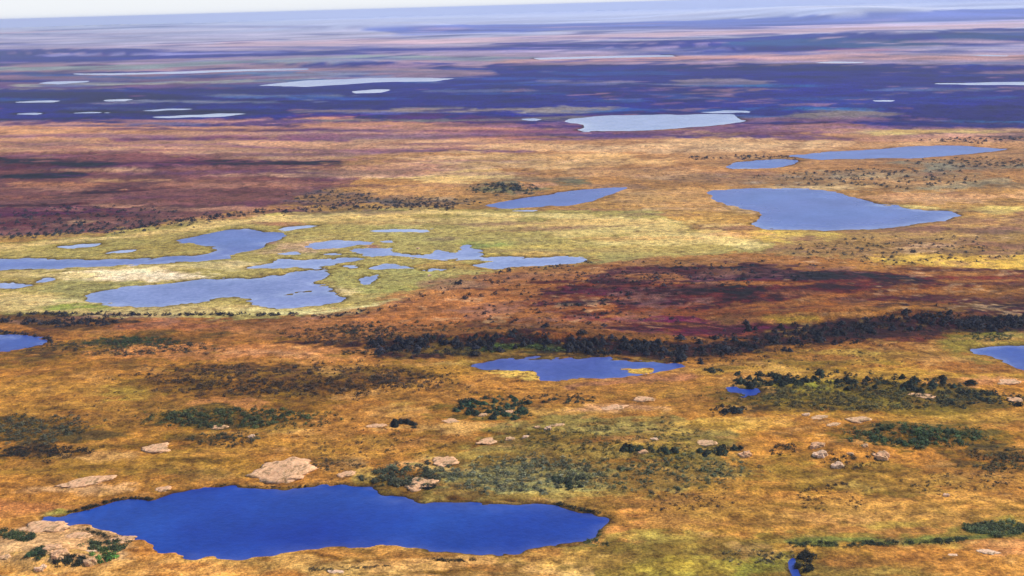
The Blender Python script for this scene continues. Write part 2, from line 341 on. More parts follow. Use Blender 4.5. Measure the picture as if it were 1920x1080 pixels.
def E(cx, cy_, rx, ry, c, a=.85, soft=1.0, sp=0): return ('e', (cx, cy_, rx, ry), c, a, soft, sp)
def P(pts, c, a=.85, soft=1.0, sp=0): return ('p', pts, c, a, soft, sp)
def L(pts, w, c, a=.85, soft=1.0, sp=0): return ('l', (pts, w), c, a, soft, sp)
PATCH = [
 # far plain
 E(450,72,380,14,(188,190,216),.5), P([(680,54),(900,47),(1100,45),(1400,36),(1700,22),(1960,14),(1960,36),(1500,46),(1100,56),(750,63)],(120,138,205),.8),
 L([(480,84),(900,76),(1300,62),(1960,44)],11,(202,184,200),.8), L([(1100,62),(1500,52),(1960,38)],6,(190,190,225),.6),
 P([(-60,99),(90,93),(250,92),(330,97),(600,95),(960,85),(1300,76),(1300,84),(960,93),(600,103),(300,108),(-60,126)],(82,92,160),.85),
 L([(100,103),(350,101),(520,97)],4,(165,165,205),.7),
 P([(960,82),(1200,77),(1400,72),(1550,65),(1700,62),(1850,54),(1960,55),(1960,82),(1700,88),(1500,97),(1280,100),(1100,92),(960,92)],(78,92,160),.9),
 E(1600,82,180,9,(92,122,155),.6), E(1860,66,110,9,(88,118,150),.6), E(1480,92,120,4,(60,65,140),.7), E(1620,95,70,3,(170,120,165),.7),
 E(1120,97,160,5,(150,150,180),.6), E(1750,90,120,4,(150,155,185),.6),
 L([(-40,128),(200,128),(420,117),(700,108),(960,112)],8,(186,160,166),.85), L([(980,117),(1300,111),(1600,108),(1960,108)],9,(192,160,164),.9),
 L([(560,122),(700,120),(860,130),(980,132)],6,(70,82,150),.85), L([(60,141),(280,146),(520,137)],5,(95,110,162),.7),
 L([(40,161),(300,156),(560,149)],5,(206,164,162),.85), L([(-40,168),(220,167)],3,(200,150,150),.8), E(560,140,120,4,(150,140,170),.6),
 # indigo heath plain
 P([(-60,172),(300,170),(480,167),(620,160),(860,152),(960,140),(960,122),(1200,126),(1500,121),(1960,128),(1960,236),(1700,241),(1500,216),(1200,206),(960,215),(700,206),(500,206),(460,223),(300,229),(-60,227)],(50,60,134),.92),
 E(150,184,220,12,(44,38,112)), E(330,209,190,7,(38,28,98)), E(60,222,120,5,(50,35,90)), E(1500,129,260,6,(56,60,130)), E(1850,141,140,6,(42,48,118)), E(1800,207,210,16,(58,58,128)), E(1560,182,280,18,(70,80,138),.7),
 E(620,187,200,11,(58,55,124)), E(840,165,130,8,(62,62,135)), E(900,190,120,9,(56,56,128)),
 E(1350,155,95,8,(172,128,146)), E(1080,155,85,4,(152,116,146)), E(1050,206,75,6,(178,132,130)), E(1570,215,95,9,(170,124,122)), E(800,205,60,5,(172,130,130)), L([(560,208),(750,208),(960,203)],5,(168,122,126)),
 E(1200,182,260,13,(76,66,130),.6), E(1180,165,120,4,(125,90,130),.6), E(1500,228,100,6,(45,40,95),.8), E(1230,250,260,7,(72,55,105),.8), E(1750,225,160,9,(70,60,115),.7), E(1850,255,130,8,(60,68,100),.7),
 # pink orange plains
 P([(-60,232),(250,230),(400,226),(640,222),(960,243),(960,272),(600,292),(-60,282)],(206,150,108),.85), E(120,240,170,9,(218,162,112),.8), E(560,240,160,7,(205,150,115),.8), E(760,246,160,10,(195,138,115),.7),
 L([(220,263),(400,258),(640,262)],6,(128,82,108)), L([(620,284),(780,282),(980,286)],6,(118,82,112)), L([(980,262),(1300,256),(1600,262)],6,(112,82,122)), L([(0,268),(200,273),(420,270)],4,(150,105,110),.7), L([(440,273),(640,282)],4,(110,80,100),.6),
 L([(930,278),(1300,278),(1580,270)],13,(208,162,108)), L([(1640,250),(1780,246),(1960,243)],6,(208,178,104)), E(1730,262,130,6,(190,140,105)), E(1380,270,180,8,(214,172,116),.8),
 P([(-60,290),(250,284),(400,298),(640,304),(660,330),(500,382),(250,428),(-60,445)],(116,74,76),.9), E(330,300,350,12,(138,88,86),.6),
 L([(-40,298),(120,304),(250,311),(420,303),(620,304)],12,(50,40,84),.95,.6), L([(100,308),(250,314),(330,306)],8,(38,36,78),.9,.6), L([(-40,329),(60,330),(120,326)],11,(32,28,82),.95,.5), L([(150,358),(290,352)],6,(64,40,66),.9,.6), L([(460,303),(610,305)],5,(40,36,70),.9,.6), L([(-40,396),(120,402),(300,408)],10,(66,56,70),.8,1,.6), E(120,398,190,14,(76,60,76),.8,1,1), L([(-40,385),(160,380)],5,(56,34,60)), E(60,415,100,8,(80,55,60),.7,1,1),
 E(110,347,120,6,(190,126,80),.8), E(420,346,190,7,(176,118,86),.7), E(60,368,110,4,(180,116,76),.7), E(220,338,80,4,(196,148,88),.7), E(460,325,160,6,(136,86,86),.7), E(380,380,180,7,(132,86,72),.7), L([(380,322),(560,318)],4,(120,75,90),.6),
 E(850,328,120,12,(222,180,98)), E(1000,303,220,14,(208,162,95),.8), E(800,360,160,11,(198,142,75),.8), E(700,318,120,10,(190,130,80),.7), E(560,290,120,8,(205,155,100),.7),
 L([(690,312),(760,310)],4,(95,75,85),.7), L([(1080,318),(1280,316)],4,(130,95,75),.6), L([(560,330),(640,335)],6,(120,85,90),.6),
 E(960,355,78,13,(104,106,72),.9,1,.6), E(1055,343,42,6,(92,98,74),.9,1,.6), E(1010,346,30,4,(205,140,95),.8), E(620,372,85,18,(100,84,80),.9,.8,.5), E(800,378,95,10,(98,86,78),.9,.8,.5), L([(200,430),(400,407),(640,391),(860,392)],8,(92,78,68),.85,1,1),
 E(1650,340,220,20,(142,130,95),.8,1,.6), E(1800,308,160,12,(120,118,95),.85,1,.6), E(1380,335,150,10,(152,126,96),.8,1,.6), E(1200,325,120,8,(180,135,85),.6), E(1880,350,60,5,(90,85,70),.6),
 E(1250,370,110,20,(208,152,78),.8), E(1750,372,160,9,(208,152,92),.85), E(1350,412,90,16,(205,152,76),.8), E(1100,395,80,4,(165,110,75),.7), E(1330,430,60,8,(160,120,85),.7),
 E(1500,443,82,11,(222,188,82),.95,.6), E(1860,393,70,6,(218,188,86)), L([(1640,386),(1790,396)],4,(220,190,95)), L([(1330,368),(1370,390),(1415,400)],5,(215,170,100),.7),
 P([(1430,470),(1560,445),(1700,425),(1960,405),(1960,480),(1700,482),(1560,500),(1400,485)],(152,116,76),.8,1,.8), E(1800,440,180,14,(165,128,80),.7,1,.5), E(1650,465,160,10,(140,105,75),.7,1,.7),
 P([(1560,502),(1700,483),(1960,478),(1960,512),(1750,502)],(215,168,62),.9), E(1500,495,90,8,(175,125,65),.7),
 # fen
 P(FEN,(166,160,76),.97,.35),
 L([(-60,472),(0,466),(230,446),(420,421),(640,404),(820,398)],10,(220,184,112),.9), L([(820,398),(1000,405),(1160,412),(1270,440),(1400,462)],9,(226,196,122),.8), E(820,412,230,8,(218,182,108),.8), E(1180,432,150,13,(226,192,112),.8), E(1240,452,120,8,(220,192,118),.8), E(1050,420,160,9,(205,180,95),.7), E(1060,470,200,6,(200,180,85),.6),
 E(220,513,105,9,(246,212,166),.95), E(290,516,60,6,(246,216,176),.8), E(100,514,60,5,(216,190,122)), L([(520,586),(640,584),(720,569),(810,548)],7,(238,218,142),.9), E(30,560,70,12,(208,176,112),.85), E(160,562,60,5,(225,200,135),.8), E(300,578,260,6,(196,180,96),.8), E(550,583,100,5,(225,205,130),.7),
 E(720,520,100,25,(158,164,78),.7), E(180,540,70,14,(138,144,76),.8), E(150,574,50,5,(118,150,50),.85), E(900,458,60,10,(136,160,70),.8), E(250,464,170,12,(146,146,70),.8), E(760,446,220,10,(172,166,80),.7), E(780,545,70,10,(150,160,70),.7), E(990,470,120,8,(182,170,70),.7), E(470,545,60,6,(160,160,70),.6), E(850,430,140,8,(180,168,80),.6), E(440,566,60,6,(170,165,60),.7), E(350,440,60,8,(150,145,75),.7),
 E(560,465,52,7,(196,156,124),.85), E(612,486,32,3,(168,90,92),.85), E(500,454,22,3,(150,98,120),.8), E(520,470,60,4,(190,150,120),.7), E(690,462,22,3,(175,110,110),.7), E(450,492,60,4,(205,180,130),.7), E(640,545,25,6,(225,195,140),.7), E(380,500,80,4,(215,185,125),.6),
 # rust plateau
 P([(480,600),(560,593),(700,581),(812,548),(885,522),(1050,503),(1150,496),(1400,480),(1600,492),(1960,520),(1960,600),(1600,622),(1300,642),(800,642),(500,625)],(162,102,60),.85,.6),
 E(900,560,160,24,(180,114,66),.8), E(560,612,160,14,(168,108,66),.7), E(1000,600,200,16,(172,106,58),.7), E(950,525,120,10,(150,98,70),.7,1,.5), E(1250,500,220,12,(150,105,72),.75,1,.9), E(840,535,60,10,(140,110,90),.7,.6),
 P([(1000,552),(1100,532),(1230,502),(1400,500),(1560,508),(1700,520),(1650,540),(1500,552),(1300,572),(1100,592),(1030,577)],(58,28,60),.95), E(1100,560,80,14,(95,45,72),.7),
 E(1560,525,170,10,(36,25,50),.95), E(1230,570,160,11,(44,20,54),.95), E(1370,556,120,8,(52,26,46)), E(1400,520,160,7,(48,34,58),.8,1,.6),
 E(1680,546,220,9,(162,96,50),.85), E(1350,584,280,9,(128,66,44),.8), E(1500,570,140,7,(140,75,45),.7), E(1460,545,90,5,(150,90,50),.6),
 E(1330,612,190,18,(108,40,88),1,.6), E(1820,518,140,6,(112,44,56),.85), E(1260,604,110,10,(112,42,78),.8), E(1440,625,120,6,(140,75,50),.7), E(1480,595,56,9,(172,132,44),.85), E(1380,600,60,5,(165,100,60),.7),
 P([(1480,620),(1650,575),(1800,548),(1960,538),(1960,625),(1750,602),(1600,622)],(54,47,40),.85,1,.4), L([(1500,603),(1700,576),(1860,560)],4,(165,104,46),.8), E(1880,560,80,5,(150,95,48),.6), E(1750,560,90,10,(70,50,45),.6,1,.6),
 P([(540,643),(700,633),(900,626),(1000,619),(1200,641),(1300,646),(1500,613),(1700,596),(1830,590),(1960,588),(1960,622),(1800,627),(1650,641),(1500,656),(1300,670),(1000,668),(700,662)],(56,46,40),.95,.6), P([(620,650),(800,618),(1000,606),(1200,628),(1400,630),(1650,590),(1960,574),(1960,628),(1700,648),(1500,668),(1200,682),(900,672)],(84,62,46),.6,.8,.6),
 E(975,650,44,8,(88,112,60),.85), E(900,656,50,5,(76,88,56),.85), E(1060,655,60,5,(60,75,50),.7),
 P([(1780,632),(1850,621),(1960,622),(1960,646),(1840,650),(1815,662),(1870,680),(1860,690),(1790,660)],(134,122,54),.85), E(1600,652,140,13,(162,102,54),.8), E(1720,665,110,10,(160,115,50),.7), L([(1300,692),(1400,697),(1600,702),(1960,706)],14,(192,142,48),.9), E(1860,692,90,10,(152,92,50),.8), E(1500,685,150,8,(135,110,50),.7), E(1330,690,40,6,(110,85,60),.6),
 L([(1050,575),(1200,566),(1400,548),(1560,540)],9,(30,14,42),.9), L([(1230,540),(1330,543),(1440,533)],6,(26,16,32),.9), L([(1280,512),(1400,505),(1480,512),(1640,520),(1690,524)],9,(30,24,46),.9,1,.4), L([(1440,545),(1640,548),(1760,538),(1960,532)],7,(90,46,48),.75), L([(1560,560),(1700,556),(1800,566),(1960,560)],7,(58,36,42),.8,1,.4), L([(1640,536),(1800,535),(1960,540)],6,(60,44,46),.8,1,.5), L([(1400,575),(1560,566),(1700,562)],4,(70,30,44),.7), L([(1700,588),(1820,580),(1960,574)],8,(40,38,40),.8,1,.3),
 # left shrub bands
 L([(-40,602),(60,592),(240,602)],13,(62,56,50),.85,1,.4), L([(80,609),(240,606)],12,(72,66,60),.85,1,.4), P([(60,652),(200,641),(300,626),(400,626),(380,641),(240,661),(60,674)],(82,76,46),.85,1,.4), E(240,640,66,8,(50,76,40),.85), E(50,625,70,7,(95,65,55),.7), E(60,680,80,8,(120,75,50),.7), E(330,610,100,6,(165,95,65),.7), E(620,625,110,14,(115,78,52),.8,1,1),
 E(985,701,46,11,(228,184,70),.9,.6), L([(840,682),(905,684)],5,(218,178,90)), L([(930,667),(1100,668),(1262,680)],3,(36,32,48),.9,.5), E(1195,695,34,4,(205,165,60),.9), L([(1080,722),(1300,706)],11,(168,108,76),.8), E(800,690,110,8,(200,140,65),.7),
 # middle band
 E(150,720,200,24,(194,132,48),.8), E(250,735,70,14,(188,152,48),.7), E(430,662,230,13,(200,128,72),.8), E(500,665,60,5,(205,150,105),.6), E(80,760,160,12,(196,136,48),.7), E(60,700,120,8,(170,105,50),.6),
 P([(240,722),(320,691),(450,683),(620,690),(780,695),(825,711),(700,726),(650,746),(600,771),(450,746),(320,736)],(96,70,42),.9,.7,.4), E(440,752,80,9,(188,122,66),.8), E(380,712,60,5,(180,120,50),.6), E(620,725,70,14,(85,65,35),.6,1,.8),
 P([(265,792),(320,762),(420,757),(600,785),(612,801),(420,802)],(78,74,36),.9,.7,.3), E(40,800,150,26,(86,78,46),.9,.7,.4), E(70,846,90,14,(80,66,38),.85,1,.8), E(415,825,82,14,(86,76,46),.85,1,.7), E(200,800,60,10,(110,85,45),.7,1,.8),
 E(300,872,280,20,(168,122,44),.7), E(150,916,110,8,(212,156,98),.85), E(100,880,120,8,(150,105,40),.6), E(200,850,60,8,(195,140,80),.6), E(550,840,150,18,(188,128,46),.7), E(380,890,60,8,(175,135,70),.6),
 E(700,800,160,24,(178,122,54),.7), E(950,765,120,20,(88,86,46),.85,1,.6), E(1100,768,170,11,(200,148,66),.8), E(1170,766,80,8,(208,146,98),.8), E(870,802,130,7,(200,150,78),.8), E(880,830,140,12,(160,105,50),.7), E(700,760,70,12,(150,95,45),.6,1,.7), E(760,770,60,8,(180,130,50),.6), E(820,870,60,10,(205,150,95),.6,.6),
 P([(950,802),(1050,781),(1250,790),(1400,830),(1445,872),(1400,902),(1200,922),(1080,938),(830,932),(815,895),(900,860),(950,832)],(138,124,66),.85,1,.3), E(1000,892,170,25,(140,142,90),.85,1,.3), E(1100,826,130,13,(128,96,40),.7), E(1150,830,60,7,(150,85,40),.6), E(1040,925,60,7,(185,155,70),.7), E(1230,905,80,8,(135,90,50),.7), E(1260,870,90,10,(85,80,50),.6,1,.6), E(750,905,80,20,(90,82,50),.8,1,.3), E(640,870,60,12,(140,110,75),.6,1,.5), E(690,890,24,14,(205,165,75),.7),
 P([(1330,742),(1420,715),(1600,715),(1830,726),(1890,750),(1820,771),(1650,770),(1500,776),(1350,762)],(100,90,44),.92,.7,.3), E(1520,725,56,8,(152,150,54),.85), E(1400,800,90,11,(206,154,56),.8), E(1560,742,160,16,(112,96,50),.7,1,.5), E(1660,762,90,8,(120,100,50),.6), E(1450,775,90,7,(75,65,35),.7,1,.4), E(1880,780,80,10,(175,130,50),.6), E(1700,785,200,8,(185,135,50),.7), E(1850,715,70,5,(190,125,80),.7),
 E(1720,816,140,21,(70,80,38),.85,1,.4), E(1850,862,80,20,(86,76,40),.85,1,.7), E(1480,850,90,34,(198,132,44),.8), E(1500,920,130,22,(200,134,46),.8), E(1720,962,270,32,(206,146,56),.8), E(1250,982,170,18,(200,128,54),.8), E(1250,938,90,13,(168,106,56),.8), E(1430,1000,120,10,(190,135,45),.7), E(1650,892,170,22,(142,112,46),.8,1,.4), E(1380,960,90,14,(195,135,48),.7), E(1800,900,120,14,(170,120,48),.6), E(1290,840,100,12,(100,88,45),.6,1,.6), E(1680,985,60,8,(185,150,45),.7), E(1580,970,80,12,(205,140,65),.6),
 # foreground
 P([(1090,1032),(1250,1010),(1400,1022),(1560,1003),(1700,1010),(1840,985),(1960,972),(1960,1004),(1700,1026),(1560,1036),(1500,1100),(1150,1100)],(126,112,46),.8,1,.2), E(1300,1060,90,11,(190,160,40),.8), E(1260,1005,90,5,(185,150,55),.7), E(1880,990,70,11,(96,108,50),.85,.8,.2), E(1440,1062,50,20,(120,120,40),.7), L([(1500,1024),(1650,1021),(1800,1016),(1900,1002)],13,(112,118,56),.9,.7), E(1410,1040,60,10,(110,100,60),.7,1,.4),
 E(1760,1050,180,22,(194,128,44),.85), E(1610,1070,110,11,(128,102,46),.8,1,.4), E(1880,1025,60,9,(205,130,70),.7), E(1550,1040,80,7,(175,125,40),.7),
 E(120,1030,140,44,(204,158,106),.85), E(60,1000,70,14,(200,150,95),.8), E(30,1060,60,14,(165,120,55),.7), E(300,1068,220,15,(208,150,66),.8), E(800,1062,270,17,(210,154,78),.85), E(560,1060,120,12,(196,150,70),.7), E(1080,1045,90,9,(196,145,60),.7), E(40,950,100,14,(182,112,60),.8), E(110,964,30,5,(150,150,60),.8), E(220,955,60,10,(185,130,70),.7),
]
# thin strips of heath, bog and lichen ground lying across the plain
srg = np.random.default_rng(21)
def strips(n, x0, x1, y0, y1, cols, rx, ry, a):
    for _ in range(n):
        y = srg.uniform(y0, y1); x = srg.uniform(x0, x1)
        PATCH.append(E(x, y, srg.uniform(*rx), srg.uniform(*ry), cols[srg.integers(len(cols))], srg.uniform(*a)))
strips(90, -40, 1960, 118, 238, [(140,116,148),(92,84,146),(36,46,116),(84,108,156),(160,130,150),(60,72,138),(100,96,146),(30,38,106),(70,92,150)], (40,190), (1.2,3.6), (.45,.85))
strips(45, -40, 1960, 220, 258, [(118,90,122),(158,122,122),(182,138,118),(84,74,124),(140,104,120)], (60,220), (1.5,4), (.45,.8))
strips(50, -40, 1960, 50, 118, [(176,164,196),(110,120,176),(196,180,196),(140,146,190),(92,104,166)], (60,260), (.8,2.2), (.4,.75))
strips(60, -40, 960, 240, 330, [(128,84,100),(216,168,118),(104,72,92),(170,116,98),(150,100,96)], (40,170), (1.5,3.5), (.4,.75))
strips(45, -40, 720, 300, 430, [(92,60,74),(150,96,84),(70,52,70),(186,132,92),(110,72,72)], (30,140), (1.8,4.5), (.4,.8))
strips(60, 640, 1960, 262, 480, [(120,96,78),(222,176,104),(150,112,76),(104,94,76),(200,146,84)], (30,150), (1.8,4.5), (.35,.7))
strips(60, 900, 1960, 495, 640, [(40,24,44),(150,92,56),(84,44,56),(120,66,48),(50,34,46),(168,112,62)], (30,150), (2,4.5), (.4,.8))
strips(80, -40, 1960, 660, 1080, [(88,64,32),(206,150,78),(120,92,40),(150,92,42),(190,150,60),(70,56,30)], (20,90), (2.5,6), (.3,.65))
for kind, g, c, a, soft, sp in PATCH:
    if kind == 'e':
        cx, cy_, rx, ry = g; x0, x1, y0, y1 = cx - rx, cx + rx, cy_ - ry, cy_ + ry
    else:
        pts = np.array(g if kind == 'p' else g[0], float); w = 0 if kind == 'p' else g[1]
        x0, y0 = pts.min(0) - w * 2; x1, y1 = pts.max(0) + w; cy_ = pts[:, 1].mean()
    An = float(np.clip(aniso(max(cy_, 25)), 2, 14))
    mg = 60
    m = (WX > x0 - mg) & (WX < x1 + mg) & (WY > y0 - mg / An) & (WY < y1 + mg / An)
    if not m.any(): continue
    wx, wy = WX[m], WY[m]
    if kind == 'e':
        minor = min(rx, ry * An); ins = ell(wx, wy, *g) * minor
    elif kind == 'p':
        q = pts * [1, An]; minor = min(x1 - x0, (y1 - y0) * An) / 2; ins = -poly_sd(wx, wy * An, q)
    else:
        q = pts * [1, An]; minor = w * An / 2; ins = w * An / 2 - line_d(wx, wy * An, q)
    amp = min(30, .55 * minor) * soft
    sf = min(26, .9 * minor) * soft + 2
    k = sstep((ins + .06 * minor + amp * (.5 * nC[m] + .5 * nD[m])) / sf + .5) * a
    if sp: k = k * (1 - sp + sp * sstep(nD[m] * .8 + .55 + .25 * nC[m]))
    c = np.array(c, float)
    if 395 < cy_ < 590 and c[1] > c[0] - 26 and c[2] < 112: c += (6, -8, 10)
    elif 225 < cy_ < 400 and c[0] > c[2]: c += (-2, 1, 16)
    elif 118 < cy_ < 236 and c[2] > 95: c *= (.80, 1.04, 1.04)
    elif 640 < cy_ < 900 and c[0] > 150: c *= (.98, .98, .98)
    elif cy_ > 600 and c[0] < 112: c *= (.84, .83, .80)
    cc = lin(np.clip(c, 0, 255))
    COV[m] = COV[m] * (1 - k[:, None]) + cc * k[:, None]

# sedge rim along the shores
rim = np.exp(-np.clip(SD, 0, None) / (1.5 + .003 * D)) * (SD > -5) * .55 * sstep(nC * .7 + .5) * (D < 1600)
COV = COV * (1 - rim[:, None]) + lin(np.array((178, 150, 70))) * rim[:, None]
# tussocks, hollows and shrub mats too small to outline: darker and paler plants mixed in
def mixin(c, k):
    global COV
    COV = COV * (1 - k[:, None]) + lin(np.array(c)) * k[:, None]
zone = lambda a, b, c, d: sstep((WY - a) / (b - a)) * (1 - sstep((WY - c) / (d - c)))
nE = field(X, Y, D, CELL, 171, top=.05, gain=1.0)
fen_k = sstep(-poly_sd(WX, WY * 3.4, np.array(FEN) * [1, 3.4]) / 25 + .5)
dk = sstep((nE * .7 + nC * .55 - .45) / .9); lt = sstep((-nE * .8 + nB * .4 - .75) / .9); og = sstep((nA * .8 + nE * .5 - .5) / .8)
near = zone(590, 640, 3000, 4000); mid = zone(235, 250, 590, 640) * (1 - fen_k); far = zone(20, 60, 235, 250)
mixin((92, 68, 34), .45 * dk * near); mixin((205, 150, 80), .42 * lt * near); mixin((138, 106, 42), .40 * og * near)
mixin((104, 78, 78), .42 * dk * mid); mixin((214, 172, 128), .40 * lt * mid); mixin((150, 104, 98), .38 * og * mid)
mixin((140, 130, 84), .28 * dk * fen_k); mixin((208, 178, 118), .30 * lt * fen_k); mixin((176, 150, 102), .4 * og * fen_k)
fp = np.clip((WY - 60) / 140, 0, 1)[:, None]
fd = lin(np.array((104, 118, 168))) * (1 - fp) + lin(np.array((42, 50, 118))) * fp
fl = lin(np.array((200, 184, 204))) * (1 - fp) + lin(np.array((150, 118, 140))) * fp
k = (.7 * dk * far)[:, None]; COV = COV * (1 - k) + fd * k
k = (.6 * lt * far)[:, None]; COV = COV * (1 - k) + fl * k
# dark willow rim, in places; the shade of the bank faces is painted in
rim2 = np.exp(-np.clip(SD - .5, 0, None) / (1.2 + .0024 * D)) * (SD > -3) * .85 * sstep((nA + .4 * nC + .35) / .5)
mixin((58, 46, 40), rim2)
lum = COV @ np.array([.3, .55, .15]); kk = (.12 * sstep((WY - 230) / 60))[:, None]
COV = (COV * (1 - kk) + lum[:, None] * kk) * np.where(WY > 240, 1, 0)[:, None] * np.array([.985, 1.035, 1.0]) + COV * np.where(WY > 240, 0, 1)[:, None]
# take out the modelled air; haze beyond it stays painted into the far colours
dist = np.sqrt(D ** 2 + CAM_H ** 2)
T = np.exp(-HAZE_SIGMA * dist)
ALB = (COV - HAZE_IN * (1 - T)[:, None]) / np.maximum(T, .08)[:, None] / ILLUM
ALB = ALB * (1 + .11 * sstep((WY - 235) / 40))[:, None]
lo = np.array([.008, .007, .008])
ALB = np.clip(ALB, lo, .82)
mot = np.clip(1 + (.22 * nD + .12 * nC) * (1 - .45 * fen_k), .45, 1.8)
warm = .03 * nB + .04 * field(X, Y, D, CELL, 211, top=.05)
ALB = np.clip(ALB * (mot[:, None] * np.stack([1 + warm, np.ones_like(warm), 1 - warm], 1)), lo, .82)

# ------------------------------------------------------------------ ground mesh
def mesh_np(name, verts, quads, mat, smooth=True):
    me = bpy.data.meshes.new(name)
    n, f = len(verts), len(quads); k = quads.shape[1]
    me.vertices.add(n); me.vertices.foreach_set("co", np.ascontiguousarray(verts, np.float32).ravel())
    me.loops.add(f * k); me.loops.foreach_set("vertex_index", np.ascontiguousarray(quads, np.int32).ravel())
    me.polygons.add(f); me.polygons.foreach_set("loop_start", np.arange(0, f * k, k, dtype=np.int32))
    me.polygons.foreach_set("loop_total", np.full(f, k, np.int32))
    me.polygons.foreach_set("use_smooth", np.full(f, smooth))
    me.materials.append(mat)
    me.update(); me.validate()
    return me

def point_attr(me, name, arr, typ='FLOAT_COLOR'):
    a = me.attributes.new(name, typ, 'POINT')
    if typ == 'FLOAT_COLOR':
        a.data.foreach_set("color", np.concatenate([arr, np.ones((len(arr), 1))], 1).astype(np.float32).ravel())
    else:
        a.data.foreach_set("value", np.asarray(arr, np.float32))

def new_mat(name):
    m = bpy.data.materials.new(name); m.use_nodes = True
    nt = m.node_tree; b = nt.nodes["Principled BSDF"]
    return m, nt, b

def node(nt, t, **kw):
    n = nt.nodes.new(t)
    for k, v in kw.items(): setattr(n, k, v)
    return n

def math_n(nt, op, a, b):
    n = node(nt, "ShaderNodeMath", operation=op)
    for i, v in enumerate((a, b)):
        if isinstance(v, (int, float)): n.inputs[i].default_value = v
        else: nt.links.new(v, n.inputs[i])
    return n.outputs[0]

def ramp(nt, fac, stops):
    r = node(nt, "ShaderNodeValToRGB")
    el = r.color_ramp.elements
    while len(el) < len(stops): el.new(.5)
    for e, (p, c) in zip(el, stops):
        e.position = p; e.color = (*c, 1) if len(c) == 3 else c
    nt.links.new(fac, r.inputs[0]); return r.outputs[0]

def mixc(nt, typ, fac, a, b):
    m = node(nt, "ShaderNodeMix", data_type='RGBA', blend_type=typ)
    for i, v in ((0, fac), (6, a), (7, b)):
        if isinstance(v, (int, float)): m.inputs[i].default_value = v
        elif isinstance(v, tuple): m.inputs[i].default_value = v
        else: nt.links.new(v, m.inputs[i])
    return m.outputs[2]

gm, nt, b = new_mat("tundra")
att = node(nt, "ShaderNodeAttribute", attribute_name="cover")
tc = node(nt, "ShaderNodeTexCoord")
def noise(nt, scale, detail=4, rough=.6, vec=None):
    n = node(nt, "ShaderNodeTexNoise")
    n.inputs['Scale'].default_value = scale; n.inputs['Detail'].default_value = detail; n.inputs['Roughness'].default_value = rough
    nt.links.new(vec if vec else tc.outputs['Object'], n.inputs['Vector'])
    return n.outputs['Fac']
n1 = noise(nt, .55, 4, .7); n2 = noise(nt, .12, 5, .7); n3 = noise(nt, .03, 5, .65)
g1 = ramp(nt, n1, [(.30, (.36, .33, .30)), (.5, (1, 1, 1)), (.72, (1.75, 1.72, 1.65))])
g2 = ramp(nt, n2, [(.32, (.42, .38, .34)), (.5, (1, 1, 1)), (.70, (1.48, 1.46, 1.45))])
g3 = ramp(nt, n3, [(.30, (.90, .86, .84)), (.5, (1, 1, 1)), (.70, (1.06, 1.06, 1.02))])
c = mixc(nt, 'MULTIPLY', 1.0, att.outputs['Color'], g1)
c = mixc(nt, 'MULTIPLY', 1.0, c, g2)
c = mixc(nt, 'MULTIPLY', 1.0, c, g3)
nt.links.new(c, b.inputs['Base Color'])
b.inputs['Roughness'].default_value = .95
b.inputs['Specular IOR Level'].default_value = .1
bp = node(nt, "ShaderNodeBump"); bp.inputs['Strength'].default_value = .55; bp.inputs['Distance'].default_value = 1.1
nt.links.new(math_n(nt, 'ADD', n1, math_n(nt, 'MULTIPLY', n2, 3.0)), bp.inputs['Height'])
nt.links.new(bp.outputs[0], b.inputs['Normal'])

ii = np.arange(NR - 1)[:, None] * NA; jj = np.arange(NA)[None, :]; jn = (jj + 1) % NA
Q = np.stack([ii + jj, ii + jn, ii + NA + jn, ii + NA + jj], -1).reshape(-1, 4)[:, ::-1]
V = np.stack([X, Y, Z], 1)
gme = mesh_np("ground", V, Q, gm)
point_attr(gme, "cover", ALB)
ground = bpy.data.objects.new("ground", gme); COL.objects.link(ground)
tag(ground, "rolling orange and rust tundra plain with dark heath and a green fen", "ground", kind='structure')

# ------------------------------------------------------------------ water: one object per lake, on the same grid, held at the water level
wm, nt, b = new_mat("lake_water")
tc = node(nt, "ShaderNodeTexCoord")
calm = node(nt, "ShaderNodeAttribute", attribute_name="calm").outputs['Fac']
w1 = noise(nt, .35, 4, .6); w2 = noise(nt, .02, 5, .6)
wind = mixc(nt, 'MULTIPLY', 1.0, ramp(nt, w2, [(.35, (.80, .82, .86)), (.65, (1.18, 1.15, 1.1))]), ramp(nt, noise(nt, .16, 4, .7), [(.35, (.86, .87, .90)), (.65, (1.12, 1.1, 1.08))]))  # tone of sunlit wind ripples, painted as a mottle in the colour
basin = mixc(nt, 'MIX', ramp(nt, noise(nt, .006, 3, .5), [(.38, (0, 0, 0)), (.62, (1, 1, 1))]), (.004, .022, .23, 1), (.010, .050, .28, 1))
deep = mixc(nt, 'MIX', calm, basin, (.32, .35, .50, 1))  # calm water: its pale sky reflection is painted into the base colour
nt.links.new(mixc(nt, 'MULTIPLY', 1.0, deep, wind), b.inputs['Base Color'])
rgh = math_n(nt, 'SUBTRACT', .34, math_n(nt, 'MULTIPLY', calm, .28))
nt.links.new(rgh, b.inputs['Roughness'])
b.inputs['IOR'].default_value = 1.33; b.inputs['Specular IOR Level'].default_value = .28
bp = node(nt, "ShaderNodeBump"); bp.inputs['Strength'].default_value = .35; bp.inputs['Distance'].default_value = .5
nt.links.new(w1, bp.inputs['Height']); nt.links.new(bp.outputs[0], b.inputs['Normal'])

